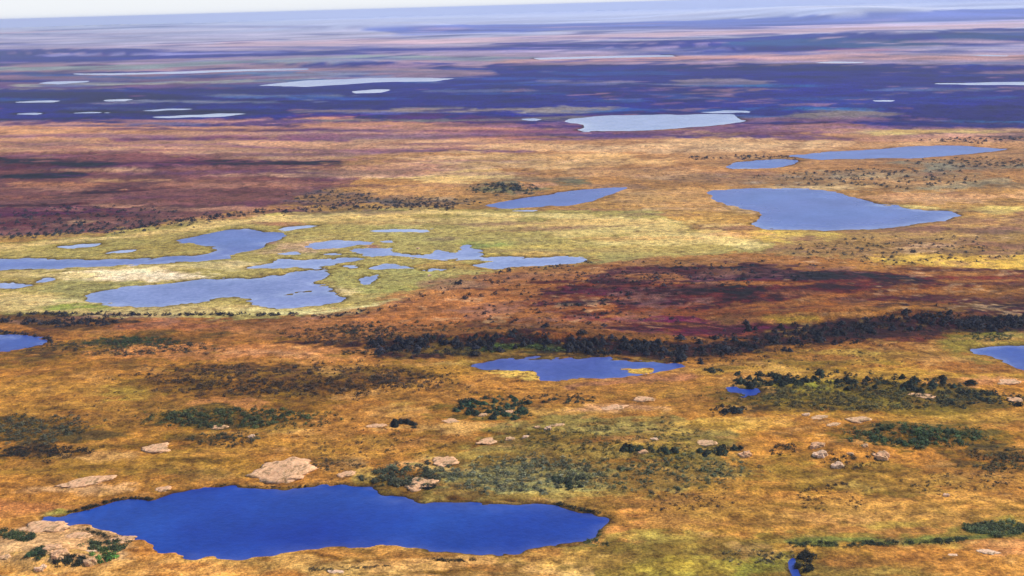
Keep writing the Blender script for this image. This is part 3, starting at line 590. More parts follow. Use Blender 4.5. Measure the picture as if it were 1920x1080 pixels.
ZQ = Z[Q]; SQ = SD[Q]; LQ = LID[Q]
k4 = SQ.argmin(1); QL = LQ[np.arange(len(Q)), k4]
wet = (ZQ.min(1) < 0.02) & (SQ.min(1) < 0)
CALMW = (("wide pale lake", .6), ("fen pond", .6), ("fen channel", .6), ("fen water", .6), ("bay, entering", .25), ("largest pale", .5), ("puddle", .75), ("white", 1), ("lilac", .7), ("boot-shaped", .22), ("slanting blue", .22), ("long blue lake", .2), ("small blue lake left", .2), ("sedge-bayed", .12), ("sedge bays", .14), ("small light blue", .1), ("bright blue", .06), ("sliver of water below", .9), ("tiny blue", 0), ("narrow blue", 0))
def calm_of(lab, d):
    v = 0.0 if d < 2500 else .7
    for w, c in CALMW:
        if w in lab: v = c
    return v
for li, (lab, pts, isl) in enumerate(LAKES):
    q = Q[wet & (QL == li)]
    if not len(q): continue
    u, inv = np.unique(q, return_inverse=True)
    v = np.stack([X[u], Y[u], np.zeros(len(u))], 1)
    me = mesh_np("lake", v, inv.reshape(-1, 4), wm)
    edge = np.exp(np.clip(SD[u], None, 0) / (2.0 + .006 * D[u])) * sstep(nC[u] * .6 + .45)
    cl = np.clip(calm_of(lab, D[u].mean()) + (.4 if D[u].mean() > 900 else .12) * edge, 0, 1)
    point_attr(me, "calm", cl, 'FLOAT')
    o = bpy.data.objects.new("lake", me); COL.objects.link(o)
    tag(o, lab, "lake", "lakes and ponds of the tundra", 'structure')

# ------------------------------------------------------------------ ground height under any point
def height(x, y):
    d = np.hypot(x, y); a = np.degrees(np.arctan2(x, y))
    fi = np.interp(d, rad, np.arange(NR)); fj = np.clip((a + 33) / .06, 0, len(fine) - 1.001)
    i = np.minimum(fi.astype(int), NR - 2); j = fj.astype(int); ti = fi - i; tj = fj - j
    G = Z.reshape(NR, NA)
    return (G[i, j] * (1 - tj) + G[i, j + 1] * tj) * (1 - ti) + (G[i + 1, j] * (1 - tj) + G[i + 1, j + 1] * tj) * ti
def wet_at(x, y):
    d = np.hypot(x, y); a = np.degrees(np.arctan2(x, y))
    i = np.clip(np.rint(np.interp(d, rad, np.arange(NR))).astype(int), 0, NR - 1); j = np.clip(np.rint((a + 33) / .06).astype(int), 0, len(fine) - 1)
    return SD.reshape(NR, NA)[i, j]
def on_ground(px, py):
    px = np.atleast_1d(np.asarray(px, float)); py = np.atleast_1d(np.asarray(py, float))
    z = np.zeros(px.shape)
    for _ in range(5):
        x, y = at(px, py, z); z = .5 * z + .5 * np.maximum(height(x, y), 0)
    x, y = at(px, py, z)
    return x, y, height(x, y)

# ------------------------------------------------------------------ plants
rng = np.random.default_rng(5)
def leaf_mat(name, from_object):
    m, nt, b = new_mat(name)
    tc = node(nt, "ShaderNodeTexCoord")
    if from_object: col = node(nt, "ShaderNodeObjectInfo").outputs['Color']
    else: col = node(nt, "ShaderNodeAttribute", attribute_name="tint").outputs['Color']
    geo = node(nt, "ShaderNodeNewGeometry")
    v = ramp(nt, geo.outputs['Random Per Island'], [(0, (.6, .62, .6)), (.6, (1, 1, 1)), (1, (1.6, 1.55, 1.35))])
    nt.links.new(mixc(nt, 'MULTIPLY', 1.0, col, v), b.inputs['Base Color'])
    b.inputs['Roughness'].default_value = .8; b.inputs['Specular IOR Level'].default_value = .2
    return m
LEAF = leaf_mat("foliage", True); LEAFS = leaf_mat("foliage_mass", False)
bark, nt, b = new_mat("bark"); tc = node(nt, "ShaderNodeTexCoord")
nt.links.new(ramp(nt, noise(nt, 6, 4), [(.3, (.05, .035, .025)), (.7, (.13, .10, .08))]), b.inputs['Base Color']); b.inputs['Roughness'].default_value = .9

def sprays(r, n, pos_dir):
    """n leaf sprays: little bent quads; pos_dir gives centre, outward direction and size"""
    vs, fs = [], []
    for i in range(n):
        c, o, s = pos_dir(r, i)
        o = o / (np.linalg.norm(o) + 1e-9)
        t = np.cross(o, r.normal(size=3)); t /= np.linalg.norm(t) + 1e-9
        w = np.cross(o, t)
        tilt = r.normal(scale=.35, size=3)
        a = t * s * r.uniform(.7, 1.3); bb = (w + tilt) * s * r.uniform(.5, 1.0)
        k = len(vs)
        vs += [c - a - bb * .6, c + a * .8 - bb, c + a + bb * .7 + o * s * .15, c - a * .7 + bb]
        fs.append((k, k + 1, k + 2, k + 3))
    return np.array(vs), np.array(fs)

def spruce_crown(seed, n=120):
    r = np.random.default_rng(seed); lean = r.normal(scale=.12, size=2); rb = r.uniform(.30, .42); ph = r.uniform(0, 6.28)
    def f(r, i):
        t = r.uniform(0, 1) ** 1.2
        a = r.uniform(0, 6.283); lob = 1 + .35 * math.sin(2 * a + ph) + .2 * math.sin(5 * a + 9 * t)
        rr = rb * lob * ((1 - t ** 1.6) ** .8 + .03) * (.5 + .5 * r.uniform() ** .5)
        c = np.array([rr * math.cos(a) + lean[0] * t, rr * math.sin(a) + lean[1] * t, .06 + .93 * t])
        return c, np.array([math.cos(a), math.sin(a), .55]), .06 + .075 * (1 - t)
    return sprays(r, n, f)

def shrub_crown(seed, n=110):
    r = np.random.default_rng(seed)
    lobes = [(np.array([r.uniform(-.45, .45), r.uniform(-.45, .45), 0]), r.uniform(.28, .5), r.uniform(.45, 1)) for _ in range(6)]
    def f(r, i):
        c0, rr, hh = lobes[r.integers(len(lobes))]
        d = r.normal(size=3); d[2] = abs(d[2]); d /= np.linalg.norm(d)
        k = .6 + .4 * r.uniform() ** .4
        c = c0 + np.array([d[0] * rr * k, d[1] * rr * k, .04 + d[2] * hh * .8 * k])
        return c, d + np.array([0, 0, .3]), r.uniform(.06, .13)
    return sprays(r, n, f)

def trunk_np():
    vs, fs = [], []
    for k, (z, r_) in enumerate(((-.06, .035), (.3, .024), (.95, .006))):
        for a in range(6): vs.append((r_ * math.cos(a * 1.0472), r_ * math.sin(a * 1.0472), z))
    for k in range(2):
        for a in range(6): fs.append((k * 6 + a, k * 6 + (a + 1) % 6, k * 6 + 6 + (a + 1) % 6, k * 6 + 6 + a))
    return np.array(vs), np.array(fs)

NV = 6
SPR = [spruce_crown(100 + i) for i in range(NV)]; SHR = [shrub_crown(200 + i) for i in range(NV)]
SPR_LO = [spruce_crown(300 + i, 46) for i in range(NV)]; SHR_LO = [shrub_crown(400 + i, 40) for i in range(NV)]
def leaf_mesh(name, vf): return mesh_np(name, vf[0], vf[1], LEAF, False)
SPRM = [leaf_mesh("crown", v) for v in SPR]; SHRM = [leaf_mesh("shrub", v) for v in SHR]
TRUNK = mesh_np("trunk", *trunk_np(), bark)

DG, NG, GR, OL, GY, BR = (.022, .032, .016), (.018, .019, .024), (.045, .085, .026), (.075, .066, .028), (.095, .10, .062), (.050, .032, .020)
# kind, shape, count, (min,max) height m, width/height, tint, label
CL = [
 ('shrub', ('l', [(680,650),(860,640),(1000,632),(1180,648),(1290,656)], 34), 130, (1.2,2.4), 1.7, (.032,.028,.026), "dull dark shrub fringing the spruce belt"),
 ('shrub', ('l', [(1300,660),(1480,640),(1640,620),(1800,606),(1900,606)], 36), 150, (1.2,2.4), 1.7, (.036,.028,.026), "dull dark shrub along the long right-hand ridge"),
 ('spruce', ('l', [(700,650),(860,645),(1000,640),(1180,652),(1290,660)], 28), 250, (2.5,5.5), 1.1, NG, "dark spruce in the belt along the far bank of the sedge-bayed pond"),
 ('spruce', ('l', [(1300,655),(1480,632),(1640,612),(1800,598)], 30), 220, (2.5,5), 1.1, NG, "dark spruce on the long ridge that climbs to the right above the tan slope"),
 ('spruce', ('e', 1870,606,90,12), 140, (3,5.5), 1.1, NG, "spruce of the black wood above the lake at the right edge"),
 ('spruce', ('l', [(1372,718),(1440,714),(1540,712),(1640,718),(1740,724),(1820,732)], 20), 150, (2.5,4.5), 1.2, DG, "dark spruce in the long row behind the tiny blue pool"),
 ('spruce', ('e', 1830,748,90,14), 60, (2,3.5), 1.3, DG, "spruce in the thicket at the right end of the tree row"),
 ('spruce', ('e', 925,765,75,20), 75, (2,4.2), 1.3, (.03,.055,.025), "green spruce in the clump between the sedge-bayed pond and the big blue lake"),
 ('spruce', ('e', 1050,748,60,10), 30, (1.5,3), 1.4, DG, "low spruce at the thin right tail of the green clump in mid-slope"),
 ('spruce', ('l', [(735,795),(755,793),(778,797)], 8), 14, (2.5,4), 1.3, (.016,.02,.012), "black spruce in the tight dark clump left of mid-slope"),
 ('spruce', ('e', 1185,842,22,6), 9, (3,4), 1.2, DG, "dark spruce in the small block left of the pink gap rock"),
 ('spruce', ('l', [(1218,842),(1250,846),(1278,850)], 7), 14, (2.5,4), 1.2, DG, "dark spruce in the row right of the pink gap rock"),
 ('spruce', ('l', [(1308,848),(1350,846),(1392,844)], 10), 20, (2.5,4), 1.2, DG, "dark spruce below the pale slab at the right end of the stony slope"),
 ('spruce', ('e', 1362,768,36,7), 16, (2,3.5), 1.4, (.016,.02,.014), "black spruce in the dark patch below the tiny blue pool"),
 ('spruce', ('e', 1345,694,22,6), 9, (2,3.5), 1.5, DG, "spruce in the round clump right of the sedge-bayed pond"),
 ('spruce', ('l', [(35,592),(80,588),(150,590),(250,590)], 6), 55, (2,4), 1.1, NG, "dark spruce in the row along the lower left fen edge"),
 ('spruce', ('l', [(250,591),(400,590),(560,590)], 4), 60, (2.5,4.5), 1.1, NG, "small spruce strung out along the lower middle fen edge"),
 ('spruce', ('l', [(0,600),(60,606),(150,606),(230,603)], 12), 110, (2,4.5), 1.2, NG, "dark spruce in the thicket between the fen and the left edge lake"),
 ('spruce', ('l', [(0,622),(40,627),(92,636),(98,641)], 4), 30, (1.5,3), 1.4, NG, "dark bush-like spruce on the far bank of the left edge lake"),
 ('spruce', ('l', [(820,546),(880,524),(960,508),(1040,500),(1110,492)], 5), 38, (1.5,3.5), 1.3, NG, "dark spruce on the bank where rust heath meets the fen channel"),
 ('spruce', ('l', [(560,598),(640,590),(720,578),(800,552)], 6), 34, (1.5,3), 1.3, NG, "scattered spruce below the pale sand edge of the fen"),
 ('spruce', ('e', 1050,540,230,40), 110, (1.5,3.5), 1.4, NG, "scattered spruce on the rust heath right of the fen"),
 ('spruce', ('e', 1300,515,260,22), 150, (1.5,3.5), 1.4, NG, "spruce scattered through the purple heath right of the fen"),
 ('spruce', ('e', 1700,470,230,28), 130, (1.5,3.5), 1.4, (.03,.032,.03), "spruce scattered below the boot-shaped lake"),
 ('spruce', ('l', [(0,446),(40,442),(110,437),(210,432),(230,432)], 7), 60, (2.5,5), 1.3, (.02,.03,.034), "dark spruce at the upper left rim of the fen"),
 ('spruce', ('l', [(240,428),(330,416),(440,402),(560,393),(650,387)], 9), 130, (2,4.5), 1.3, NG, "spruce of the line along the far fen edge"),
 ('spruce', ('l', [(650,388),(760,386),(860,390)], 8), 70, (2,4.5), 1.3, NG, "spruce left of the slanting blue lake"),
 ('spruce', ('e', 950,354,66,10), 90, (2.5,5), 1.4, (.035,.045,.032), "spruce on the bushy knoll behind the slanting blue lake"),
 ('spruce', ('e', 1100,590,220,25), 60, (1.5,3), 1.4, NG, "spruce scattered above the belt on the rust heath"),
 ('spruce', ('l', [(1290,296),(1500,294),(1540,290)], 5), 40, (2.5,5), 1.5, NG, "spruce around the gap between the two upper right lakes"),
 ('spruce', ('e', 1640,335,200,18), 110, (2.5,5), 1.4, (.04,.045,.04), "spruce scattered between the boot-shaped lake and the long lake beyond"),
 ('spruce', ('e', 750,620,170,18), 70, (1.5,3), 1.4, DG, "spruce scattered on the slope left of the dark belt"),
 ('shrub', ('e', 755,893,68,22), 95, (1.2,2.4), 1.8, (.055,.06,.04), "dark shrub of the thicket on the point of the big blue lake's far shore"),
 ('shrub', ('l', [(770,912),(800,916),(815,914)], 7), 12, (1.5,2.4), 1.6, (.02,.022,.014), "black shrub in the hollow beside the shore rock"),
 ('shrub', ('e', 970,890,150,34), 270, (.9,2.0), 1.8, (.115,.118,.085), "grey-green shrub on the slope above the right half of the big blue lake"),
 ('shrub', ('e', 1230,885,180,38), 230, (.8,2.0), 1.8, (.08,.085,.05), "olive shrub right above the right end of the big blue lake"),
 ('shrub', ('e', 1060,905,40,12), 22, (1.5,2.5), 1.6, DG, "dark green shrub cluster low on the grey-green slope"),
 ('shrub', ('e', 1130,820,180,32), 180, (.8,1.9), 1.8, OL, "olive shrub between the boulder field and the orange mid-slope"),
 ('shrub', ('e', 1715,818,125,20), 190, (1.3,2.6), 1.6, (.04,.065,.025), "green shrub of the dense oval thicket right of the boulder group"),
 ('shrub', ('e', 1610,745,240,24), 380, (1,2.3), 1.8, OL, "olive shrub in front of the dark tree row on the right"),
 ('shrub', ('e', 1870,862,60,22), 60, (1,2.2), 1.7, (.045,.045,.024), "dark shrub in the patch near the right edge below the green thicket"),
 ('shrub', ('e', 230,652,170,14), 170, (1,2.2), 1.8, (.05,.042,.03), "brown-grey shrub in the mat right of the left edge lake"),
 ('shrub', ('e', 650,628,120,20), 170, (1,2.2), 1.8, (.055,.036,.028), "brown shrub in the mat between the largest fen lake and the dark belt"),
 ('spruce', ('e', 150,412,230,24), 190, (2,4.5), 1.5, (.022,.026,.032), "dark bushy spruce in the maroon heath above the left part of the fen"),
 ('spruce', ('e', 630,372,80,15), 130, (1.5,3.5), 1.6, (.034,.034,.034), "grey spruce in the mat beyond the top of the fen"),
 ('spruce', ('e', 800,379,90,8), 110, (1.5,3.5), 1.6, (.034,.034,.032), "grey spruce in the strip left of the slanting blue lake"),
 ('spruce', ('e', 1830,305,120,9), 90, (2,4), 1.6, (.036,.042,.036), "grey-green spruce on the near side of the long blue lake"),
 ('spruce', ('e', 1850,262,110,7), 60, (2,5), 1.6, (.03,.034,.04), "dark spruce behind the long blue lake at the right edge"),
 ('shrub', ('e', 440,785,170,18), 240, (1.2,2.6), 1.7, (.045,.055,.022), "dark green shrub of the long left thicket below the brown dwarf birch"),
 ('shrub', ('e', 540,712,280,30), 460, (1.2,2.5), 1.8, BR, "brown dwarf birch bush of the wide left patch"),
 ('shrub', ('e', 60,805,120,26), 170, (1.1,2.3), 1.8, (.06,.06,.04), "grey-green shrub at the left edge of mid-slope"),
 ('shrub', ('e', 80,848,95,13), 80, (1.1,2.2), 1.8, (.03,.025,.016), "dark shrub below the grey-green patch at the left edge"),
 ('shrub', ('e', 420,824,70,13), 60, (1,2), 1.7, (.05,.05,.03), "dark shrub in the patch around a white boulder"),
 ('shrub', ('e', 250,642,80,12), 80, (1,2.4), 1.7, (.03,.055,.026), "green shrub in the bright patch right of the left edge lake"),
 ('shrub', ('l', [(130,958),(165,952),(212,938),(232,936),(285,935)], 4), 34, (.9,1.6), 1.9, (.02,.02,.012), "black shrub along the left far bank of the big blue lake"),
 ('shrub', ('l', [(400,910),(560,914),(600,907),(690,914)], 3), 18, (.7,1.2), 1.8, (.025,.024,.014), "small dark shrub on the bank beside the large rock dome"),
 ('shrub', ('l', [(1040,944),(1090,955),(1140,964),(1146,972)], 4), 20, (.9,1.8), 1.8, (.03,.032,.018), "dark shrub on the right tip of the big blue lake"),
 ('shrub', ('l', [(1125,995),(1120,1010),(1095,1018),(1150,1022)], 7), 18, (.8,1.6), 1.8, (.06,.075,.03), "green shrub on the lower right bank of the big blue lake"),
 ('shrub', ('e', 192,1045,22,13), 9, (2.2,3.2), 1.3, (.055,.12,.03), "bright green shrub of the clump among the near left rocks"),
 ('shrub', ('e', 200,1024,46,11), 24, (1.4,2.6), 1.6, (.04,.055,.025), "dark green shrub behind the bright green clump near the left rocks"),
 ('shrub', ('l', [(140,990),(165,996),(200,1005),(250,1016)], 7), 22, (.8,1.6), 1.7, (.03,.032,.016), "dark shrub on the left near bank of the big blue lake"),
 ('shrub', ('e', 20,1002,32,9), 16, (1.3,2.5), 1.7, (.05,.065,.03), "green shrub at the left edge among near rocks"),
 ('shrub', ('e', 46,1008,18,8), 9, (1.8,2.8), 1.6, (.035,.05,.022), "dark green shrub in the round clump on the near left rock"),
 ('shrub', ('e', 68,1035,20,10), 11, (1.6,2.7), 1.6, (.03,.05,.025), "teal green shrub in the middle of the near left rocks"),
 ('shrub', ('e', 130,1052,30,10), 20, (1.2,2.4), 1.7, (.03,.034,.018), "dark shrub just left of the bright green clump"),
 ('shrub', ('l', [(1480,1022),(1590,1020),(1680,1018),(1760,1016),(1820,1008)], 8), 80, (.9,1.8), 1.8, (.03,.042,.02), "dark shrub in the row along the overgrown creek"),
 ('shrub', ('e', 1875,993,65,13), 90, (1.2,2.4), 1.6, (.065,.085,.04), "light green shrub of the thicket where the creek leaves at right"),
 ('shrub', ('e', 1510,1056,20,20), 16, (1.4,2.6), 1.5, (.018,.02,.012), "black shrub around the narrow pool at the bottom edge"),
 ('shrub', ('e', 1420,1045,70,16), 40, (.6,1.3), 2.0, (.07,.06,.04), "brown shrub left of the narrow pool at the bottom edge"),
 ('shrub', ('l', [(800,1048),(830,1050),(870,1052),(895,1047)], 4), 16, (.7,1.3), 2.0, (.03,.026,.016), "dark shrub in the short row below the big blue lake"),
 ('shrub', ('l', [(570,1068),(660,1066),(735,1060)], 4), 18, (.6,1.2), 2.0, (.04,.034,.02), "low dark shrub in the long row at the bottom left of centre"),
 ('shrub', ('e', 1560,930,70,26), 26, (.8,1.5), 2.0, (.03,.02,.014), "lone dark shrub on the orange slope between boulders and creek"),
 ('shrub', ('e', 1470,845,28,14), 14, (1,1.9), 1.8, (.03,.03,.018), "dark shrub in the small patch left of the boulder group"),
 ('shrub', ('e', 1600,862,60,16), 26, (.8,1.7), 1.8, (.035,.035,.02), "dark shrub between the boulders of the right slope"),
 ('shrub', ('e', 1300,940,100,22), 24, (.7,1.4), 2.0, (.04,.025,.018), "brown shrub scattered right of the big blue lake's tip"),
 ('shrub', ('e', 1105,962,8,4), 3, (1.4,2), 1.5, (.02,.02,.012), "black shrub on the open slope just right of the big blue lake"),
 ('shrub', ('e', 1800,905,110,30), 36, (.7,1.4), 2.0, (.05,.04,.022), "brown shrub scattered on the orange slope at right"),
 ('shrub', ('e', 620,870,70,12), 40, (.7,1.4), 1.9, (.055,.045,.03), "brown-grey shrub up-slope between the rock dome and the dark thicket"),
 ('shrub', ('e', 700,830,170,30), 50, (.7,1.4), 2.0, (.055,.038,.02), "brown shrub scattered on the orange slope left of the stony slope"),
 ('shrub', ('e', 250,760,230,40), 40, (.7,1.4), 2.0, (.06,.034,.022), "reddish brown shrub scattered on the left orange slope"),
 ('shrub', ('e', 900,715,190,30), 40, (.7,1.5), 1.9, (.06,.035,.022), "reddish brown shrub scattered left of the sedge-bayed pond"),
 ('shrub', ('e', 1500,670,230,20), 70, (.7,1.5), 1.9, (.06,.045,.025), "brown shrub scattered below the long dark ridge"),
 ('shrub', ('l', [(640,660),(760,662),(900,665)], 10), 60, (.9,2), 1.8, (.045,.04,.026), "dull shrub at the left foot of the dark belt"),
 ('shrub', ('l', [(900,655),(975,650),(1060,656)], 9), 40, (1.2,2.4), 1.6, (.06,.09,.035), "light green shrub at the foot of the dark belt by the sedge-bayed pond"),
 ('shrub', ('e', 1850,632,50,9), 40, (1,2.2), 1.6, (.05,.07,.03), "green shrub on the far shore of the right edge lake"),
]
items = []      # kind, x, y, z, height, width, tint, label, size on the picture
for kind, sh, n, hr, wr, tint, lab in CL:
    if not n: continue
    if kind == 'spruce': n = int(n * 1.5); hr = (hr[0] * .62, hr[1] * .85); wr *= 1.45
    if kind == 'shrub': n = int(n * 2.4); hr = (hr[0] * 1.1, hr[1] * 1.3); wr *= 1.15; f_ = .85 if max(tint) < .04 else 1.2; tint = (f_ * tint[0], .98 * f_ * tint[1], .72 * f_ * tint[2])
    k = int(n * 1.5) + 3
    if sh[0] == 'e':
        _, cx, cy_, rx, ry = sh
        a = rng.uniform(0, 6.283, k); q = np.sqrt(rng.uniform(0, 1, k)) * (1 + .15 * rng.normal(size=k))
        px, py = cx + rx * q * np.cos(a), cy_ + ry * q * np.sin(a)
    else:
        p = np.array(sh[1], float); w = sh[2]
        seg = np.hypot(*(p[1:] - p[:-1]).T); s = np.concatenate([[0], np.cumsum(seg)])
        t = rng.uniform(0, s[-1], k)
        px = np.interp(t, s, p[:, 0]); py = np.interp(t, s, p[:, 1]) + rng.normal(scale=w * .35, size=k)
    x, y, z = on_ground(px, py)
    ok = (wet_at(x, y) > .6)
    cl_n = vnoise(x / 14, y / 14, 5) * .6 + vnoise(x / 5, y / 5, 9) * .5
    order = [i for i in np.argsort(-(cl_n + rng.normal(scale=.35, size=k))) if ok[i]][:n]
    for i in order:
        h = rng.uniform(0, 1) ** 1.6 * (hr[1] - hr[0]) + hr[0]
        d = math.hypot(x[i], y[i])
        tt = np.array(tint) * rng.choice([.6, .9, 1.3, 1.9], p=[.3, .35, .22, .13]) * np.array([rng.uniform(.9, 1.15), 1, rng.uniform(.85, 1.15)])
        fx = px[i]
        inside = -10 < px[i] < 1930 and py[i] < 1090
        items.append((kind, x[i], y[i], z[i], h, h * wr * rng.uniform(.8, 1.25), tt, lab, h * math.sqrt(wr) / d * (1 if inside else .01)))
def place(o, it, zs):
    o.location = (it[1], it[2], it[3] - .05 * it[4])
    o.rotation_euler = (0, 0, rng.uniform(0, 6.283))
    o.scale = zs
mass = {'spruce': [], 'shrub': []}
for kind in ('spruce', 'shrub'):
    its = sorted([i for i in items if i[0] == kind], key=lambda i: -i[8])
    for n, it in enumerate(its):
        if n >= 300:
            mass[kind].append(it); continue
        v = rng.integers(NV); h, w = it[4], it[5]
        if kind == 'spruce':
            e = bpy.data.objects.new("spruce_tree", None); e.empty_display_size = .5; COL.objects.link(e)
            place(e, it, (w / .76, w / .76, h))
            tr = bpy.data.objects.new("trunk", TRUNK); COL.objects.link(tr); tr.parent = e
            cr = bpy.data.objects.new("crown", SPRM[v]); COL.objects.link(cr); cr.parent = e; cr.color = (*it[6], 1)
            tag(e, it[7], "tree", it[7].replace("spruce", "spruces", 1))
        else:
            o = bpy.data.objects.new("shrub", SHRM[v]); COL.objects.link(o)
            place(o, it, (w / 1.5, w / 1.5, h)); o.color = (*it[6], 1)
            tag(o, it[7], "shrub", it[7].replace("shrub", "shrubs", 1).replace("bush ", "bushes "))
for kind, name, lab, cat in (('spruce', "spruce_woods", "farther dark spruces too many to count, on the heath and around the fen", "spruces"),
                             ('shrub', "shrubbery", "smaller scattered shrubs and dwarf birch too many to count across the slopes", "shrubs")):
    vs_, fs_, ts_ = [], [], []; base = 0
    for it in mass[kind]:
        v, f = (SPR_LO if kind == 'spruce' else SHR_LO)[rng.integers(NV)]
        h, w = it[4], it[5] / (.76 if kind == 'spruce' else 1.5); a = rng.uniform(0, 6.283); ca, sa = math.cos(a), math.sin(a)
        q = np.stack([(v[:, 0] * ca - v[:, 1] * sa) * w + it[1], (v[:, 0] * sa + v[:, 1] * ca) * w + it[2], v[:, 2] * h + it[3] - .05 * h], 1)
        vs_.append(q); fs_.append(f + base); ts_.append(np.repeat(it[6][None], len(q), 0)); base += len(q)
    me = mesh_np(name, np.vstack(vs_), np.vstack(fs_), LEAFS, False)
    point_attr(me, "tint", np.vstack(ts_))
    o = bpy.data.objects.new(name, me); COL.objects.link(o)
    tag(o, lab, cat, kind='stuff')

# ------------------------------------------------------------------ rocks
rm, nt, b = new_mat("pink_granite"); tc = node(nt, "ShaderNodeTexCoord")
r1 = noise(nt, .5, 6, .65); r2 = noise(nt, .15, 4, .6)
rc = mixc(nt, 'MULTIPLY', 1.0, ramp(nt, r1, [(.3, (.38, .19, .085)), (.46, (.76, .39, .185)), (.7, (.88, .55, .30))]), ramp(nt, r2, [(.3, (.75, .72, .7)), (.6, (1.05, 1.05, 1.0))]))
rc = mixc(nt, 'MULTIPLY', 1.0, rc, node(nt, "ShaderNodeObjectInfo").outputs['Color'])
moss = ramp(nt, noise(nt, .22, 6, .75), [(.51, (0, 0, 0)), (.60, (1, 1, 1))])
rc = mixc(nt, 'MIX', math_n(nt, 'MULTIPLY', moss, .8), rc, (.20, .105, .025, 1))
nt.links.new(rc, b.inputs['Base Color']); b.inputs['Roughness'].default_value = .9
bp = node(nt, "ShaderNodeBump"); bp.inputs['Strength'].default_value = .6; bp.inputs['Distance'].default_value = .6
nt.links.new(r1, bp.inputs['Height']); nt.links.new(bp.outputs[0], b.inputs['Normal'])
PK, WH, TN = (1, 1, 1, 1), (1.12, 1.3, 1.6, 1), (.95, 1.0, 1.0, 1)
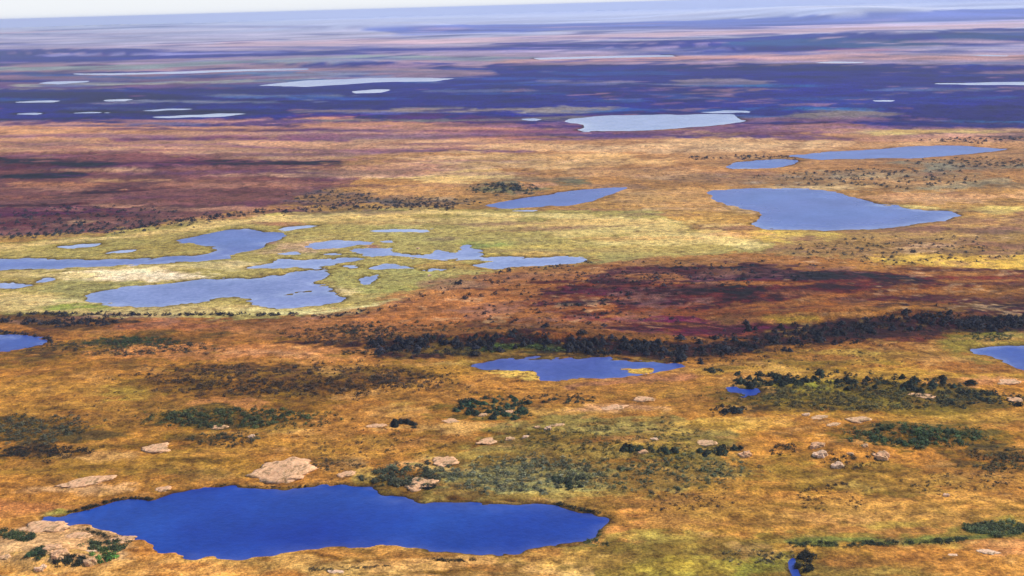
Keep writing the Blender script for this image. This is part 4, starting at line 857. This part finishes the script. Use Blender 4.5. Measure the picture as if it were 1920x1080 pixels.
# name, cx, base y, width px, depth/width, height/width, tint, label
ROCKS = [
 ("rock_outcrop",522,906,128,.70,.10,PK,"large pink rock dome on the far shore of the big blue lake"),
 ("rock_outcrop",288,852,62,.75,.10,PK,"smooth pink slab alone in the grass below the patch around a white boulder"),
 ("rock_outcrop",785,920,74,.6,.12,PK,"pink shore rock under the dark thicket on the big blue lake"),
 ("rock_outcrop",648,896,40,.6,.12,PK,"low pink rock between the large rock dome and the dark thicket"),
 ("rock_outcrop",832,876,54,.8,.10,PK,"slanting pink slab up-slope of the dark thicket"),
 ("rock_outcrop",405,807,44,.5,.08,PK,"flat pink slab at the foot of the long left thicket"),
 ("rock_outcrop",304,924,30,.7,.2,PK,"small pink rock at the waterline of the left far bank"),
 ("rock_outcrop",155,914,90,.35,.04,PK,"long flat pink slab in the grass above the lake's left end"),
 ("boulder",470,824,14,.8,.45,WH,"white boulder inside a dark shrub patch on the left slope"),
 ("boulder",1027,809,17,.8,.5,WH,"whitest boulder at the top of the stony slope"),
 ("rock_outcrop",1045,802,30,.5,.12,TN,"thin pale slab just behind the whitest boulder"),
 ("boulder",1008,806,16,.7,.4,TN,"grey-tan boulder left of the whitest boulder"),
 ("boulder",957,828,22,.7,.3,TN,"tan boulder at the left end of the stony slope"),
 ("boulder",985,824,15,.7,.4,WH,"small pale boulder right of the tan boulder on the stony slope"),
 ("rock_outcrop",915,834,50,.5,.06,PK,"low pink slab left of the tan boulder on the stony slope"),
 ("boulder",952,779,26,.6,.25,PK,"pink boulder at the lower right foot of the green spruce clump"),
 ("boulder",906,783,22,.6,.25,TN,"pale boulder in front of the green spruce clump"),
 ("rock_outcrop",845,795,44,.5,.06,PK,"flat pink slab left of the green spruce clump"),
 ("rock_outcrop",706,804,40,.5,.06,PK,"flat tan slab left of the black spruce clump"),
 ("rock_outcrop",1210,755,44,.6,.08,PK,"pink slab below the right end of the sedge-bayed pond"),
 ("rock_outcrop",1150,772,66,.5,.05,PK,"broad flat pink slab in the orange strip of mid-slope"),
 ("rock_outcrop",1206,853,20,.8,.3,PK,"orange-pink gap rock between two blocks of dark spruce"),
 ("boulder",1228,829,18,.6,.3,WH,"small pale boulder above the row of dark spruce on the stony slope"),
 ("rock_outcrop",1322,838,52,.5,.12,TN,"long pale slab at the right end of the stony slope"),
 ("boulder",1400,860,30,.7,.4,PK,"pink boulder right of the long pale slab"),
 ("boulder",1535,842,30,.7,.35,PK,"pink boulder highest in the boulder group on the right slope"),
 ("boulder",1541,860,30,.7,.4,WH,"pale angular boulder in the middle of the boulder group"),
 ("boulder",1572,880,28,.6,.4,WH,"pale boulder lowest in the boulder group"),
 ("boulder",1596,856,13,.7,.4,TN,"small tan boulder among shrubs at the middle of the right slope"),
 ("boulder",1657,864,36,.8,.35,PK,"broad pink boulder right of the boulder group, below the green thicket"),
 ("boulder",1622,841,15,.7,.4,TN,"small tan boulder at the left foot of the green thicket"),
 ("rock_outcrop",1538,788,38,.6,.14,TN,"tan rock in front of the olive shrubs on the right"),
 ("rock_outcrop",1612,795,50,.5,.1,TN,"wide tan rock above the green thicket"),
 ("rock_outcrop",1565,800,32,.4,.08,TN,"thin tan slab below the two tan rocks"),
 ("boulder",1512,782,16,.6,.35,WH,"small pale boulder left of the tan rocks"),
 ("rock_outcrop",1732,747,60,.4,.06,PK,"long pink slab among the olive shrubs on the right"),
 ("rock_outcrop",1908,756,34,.7,.25,PK,"pink rock at the right edge, end of the tree row"),
 ("rock_outcrop",1898,724,56,.5,.08,PK,"flat pink slab at the right edge above the tree row"),
 ("boulder",1777,934,13,.8,.6,WH,"lone white boulder on the orange right slope"),
 ("rock_outcrop",1787,1045,28,.4,.05,WH,"pale flat stone in grass below the creek"),
 ("rock_outcrop",1855,1042,46,.4,.05,WH,"longer pale flat stone right of the other below the creek"),
 ("boulder",108,1052,36,.7,.35,PK,"big pink boulder in the middle of the near left rocks"),
 ("boulder",166,1063,24,.8,.5,TN,"pale boulder at the left foot of the bright green clump"),
 ("boulder",94,1036,34,.7,.25,PK,"pink boulder behind the big one in the near left rocks"),
 ("rock_outcrop",224,1020,50,.6,.12,PK,"tan rock rib on the near left shore of the big blue lake"),
 ("rock_outcrop",78,1000,80,.5,.06,PK,"wide pink slab at the top of the near left rocks"),
 ("rock_outcrop",140,1012,60,.5,.08,PK,"pink slab between the wide slab and the lake"),
 ("boulder",6,1052,24,.7,.3,TN,"pale boulder at the left edge of the near rocks"),
 ("boulder",168,1038,26,.3,.12,WH,"thin white stone behind the bright green clump"),
 ("boulder",74,1074,22,.7,.4,WH,"white boulder at the bottom of the near left rocks"),
 ("boulder",805,520,9,.8,.5,WH,"white boulder alone on the right part of the fen"),
 ("boulder",783,469,8,.8,.45,WH,"white boulder beside the ragged fen channel"),
 ("rock_outcrop",630,1078,40,.4,.06,WH,"pale flat stone at the bottom edge left of centre"),
]
import bmesh
for ri, (nm, cx, byy, w, dr_, hr_, tint, lab) in enumerate(ROCKS):
    x, y, z = on_ground([cx], [byy - 2]); x, y, z = float(x[0]), float(y[0]), float(z[0])
    ppm = FPX / math.sqrt(x * x + y * y + CAM_H ** 2)
    W = w / ppm * (.95 if w > 70 else .85 if w > 40 else .85); Dp = W * dr_ * 1.15; Hh = W * hr_ * (.62 if nm == 'rock_outcrop' else .8)
    y += Dp * .45; z = float(height(np.array([x]), np.array([y]))[0])
    bm = bmesh.new(); bmesh.ops.create_icosphere(bm, subdivisions=4, radius=1)
    v = np.array([q.co[:] for q in bm.verts]); s = ri * 7.3
    n = vnoise(v[:, 0] * 1.7 + s + v[:, 2], v[:, 1] * 1.7 + s, 3) * .26 + vnoise(v[:, 0] * 4 + s, v[:, 1] * 4 + v[:, 2] * 3 + s, 4) * .13 + vnoise(v[:, 0] * 9 + s, v[:, 1] * 9 + v[:, 2] * 7, 6) * .05
    fl = np.sign(v[:, 2]) * np.abs(v[:, 2]) ** .7
    v = np.stack([v[:, 0] * (1 + n), v[:, 1] * (1 + n), np.minimum(fl, .62 + .25 * v[:, 0]) * (1 + n * 1.2)], 1) * [W / 2, Dp / 2, Hh * 1.2]
    for q, cc in zip(bm.verts, v): q.co = cc
    for f in bm.faces: f.smooth = nm == "rock_outcrop"
    me = bpy.data.meshes.new(nm); bm.to_mesh(me); bm.free(); me.materials.append(rm)
    o = bpy.data.objects.new(nm, me); COL.objects.link(o); o.location = (x, y, z - .12 * Hh); o.rotation_euler = (0, 0, rng.uniform(-.4, .4)); o.color = tint
    tag(o, lab, "rock" if nm == "rock_outcrop" else "boulder", "bare rocks on the tundra")

# ------------------------------------------------------------------ the air
hm = bpy.data.materials.new("air_haze"); hm.use_nodes = True
nt = hm.node_tree; nt.nodes.clear()
ho = node(nt, "ShaderNodeOutputMaterial"); pv = node(nt, "ShaderNodeVolumePrincipled")
pv.inputs['Color'].default_value = (*HAZE_COL, 1); pv.inputs['Density'].default_value = HAZE_SIGMA; pv.inputs['Anisotropy'].default_value = 0.0
nt.links.new(pv.outputs[0], ho.inputs['Volume'])
E_ = R_EDGE + 500; zb, zt = float(Z.min()) - 1, max(CAM_H, float(Z.max())) + 12
hv = np.array([(sx * E_, sy * E_, zz) for zz in (zb, zt) for sx, sy in ((-1, -1), (1, -1), (1, 1), (-1, 1))])
hq = np.array([(3, 2, 1, 0), (4, 5, 6, 7), (0, 1, 5, 4), (1, 2, 6, 5), (2, 3, 7, 6), (3, 0, 4, 7)])
hz = bpy.data.objects.new("haze", mesh_np("haze", hv, hq, hm, False)); COL.objects.link(hz)
tag(hz, "thin blue air over the plain that fades the distance", "haze", kind='stuff')
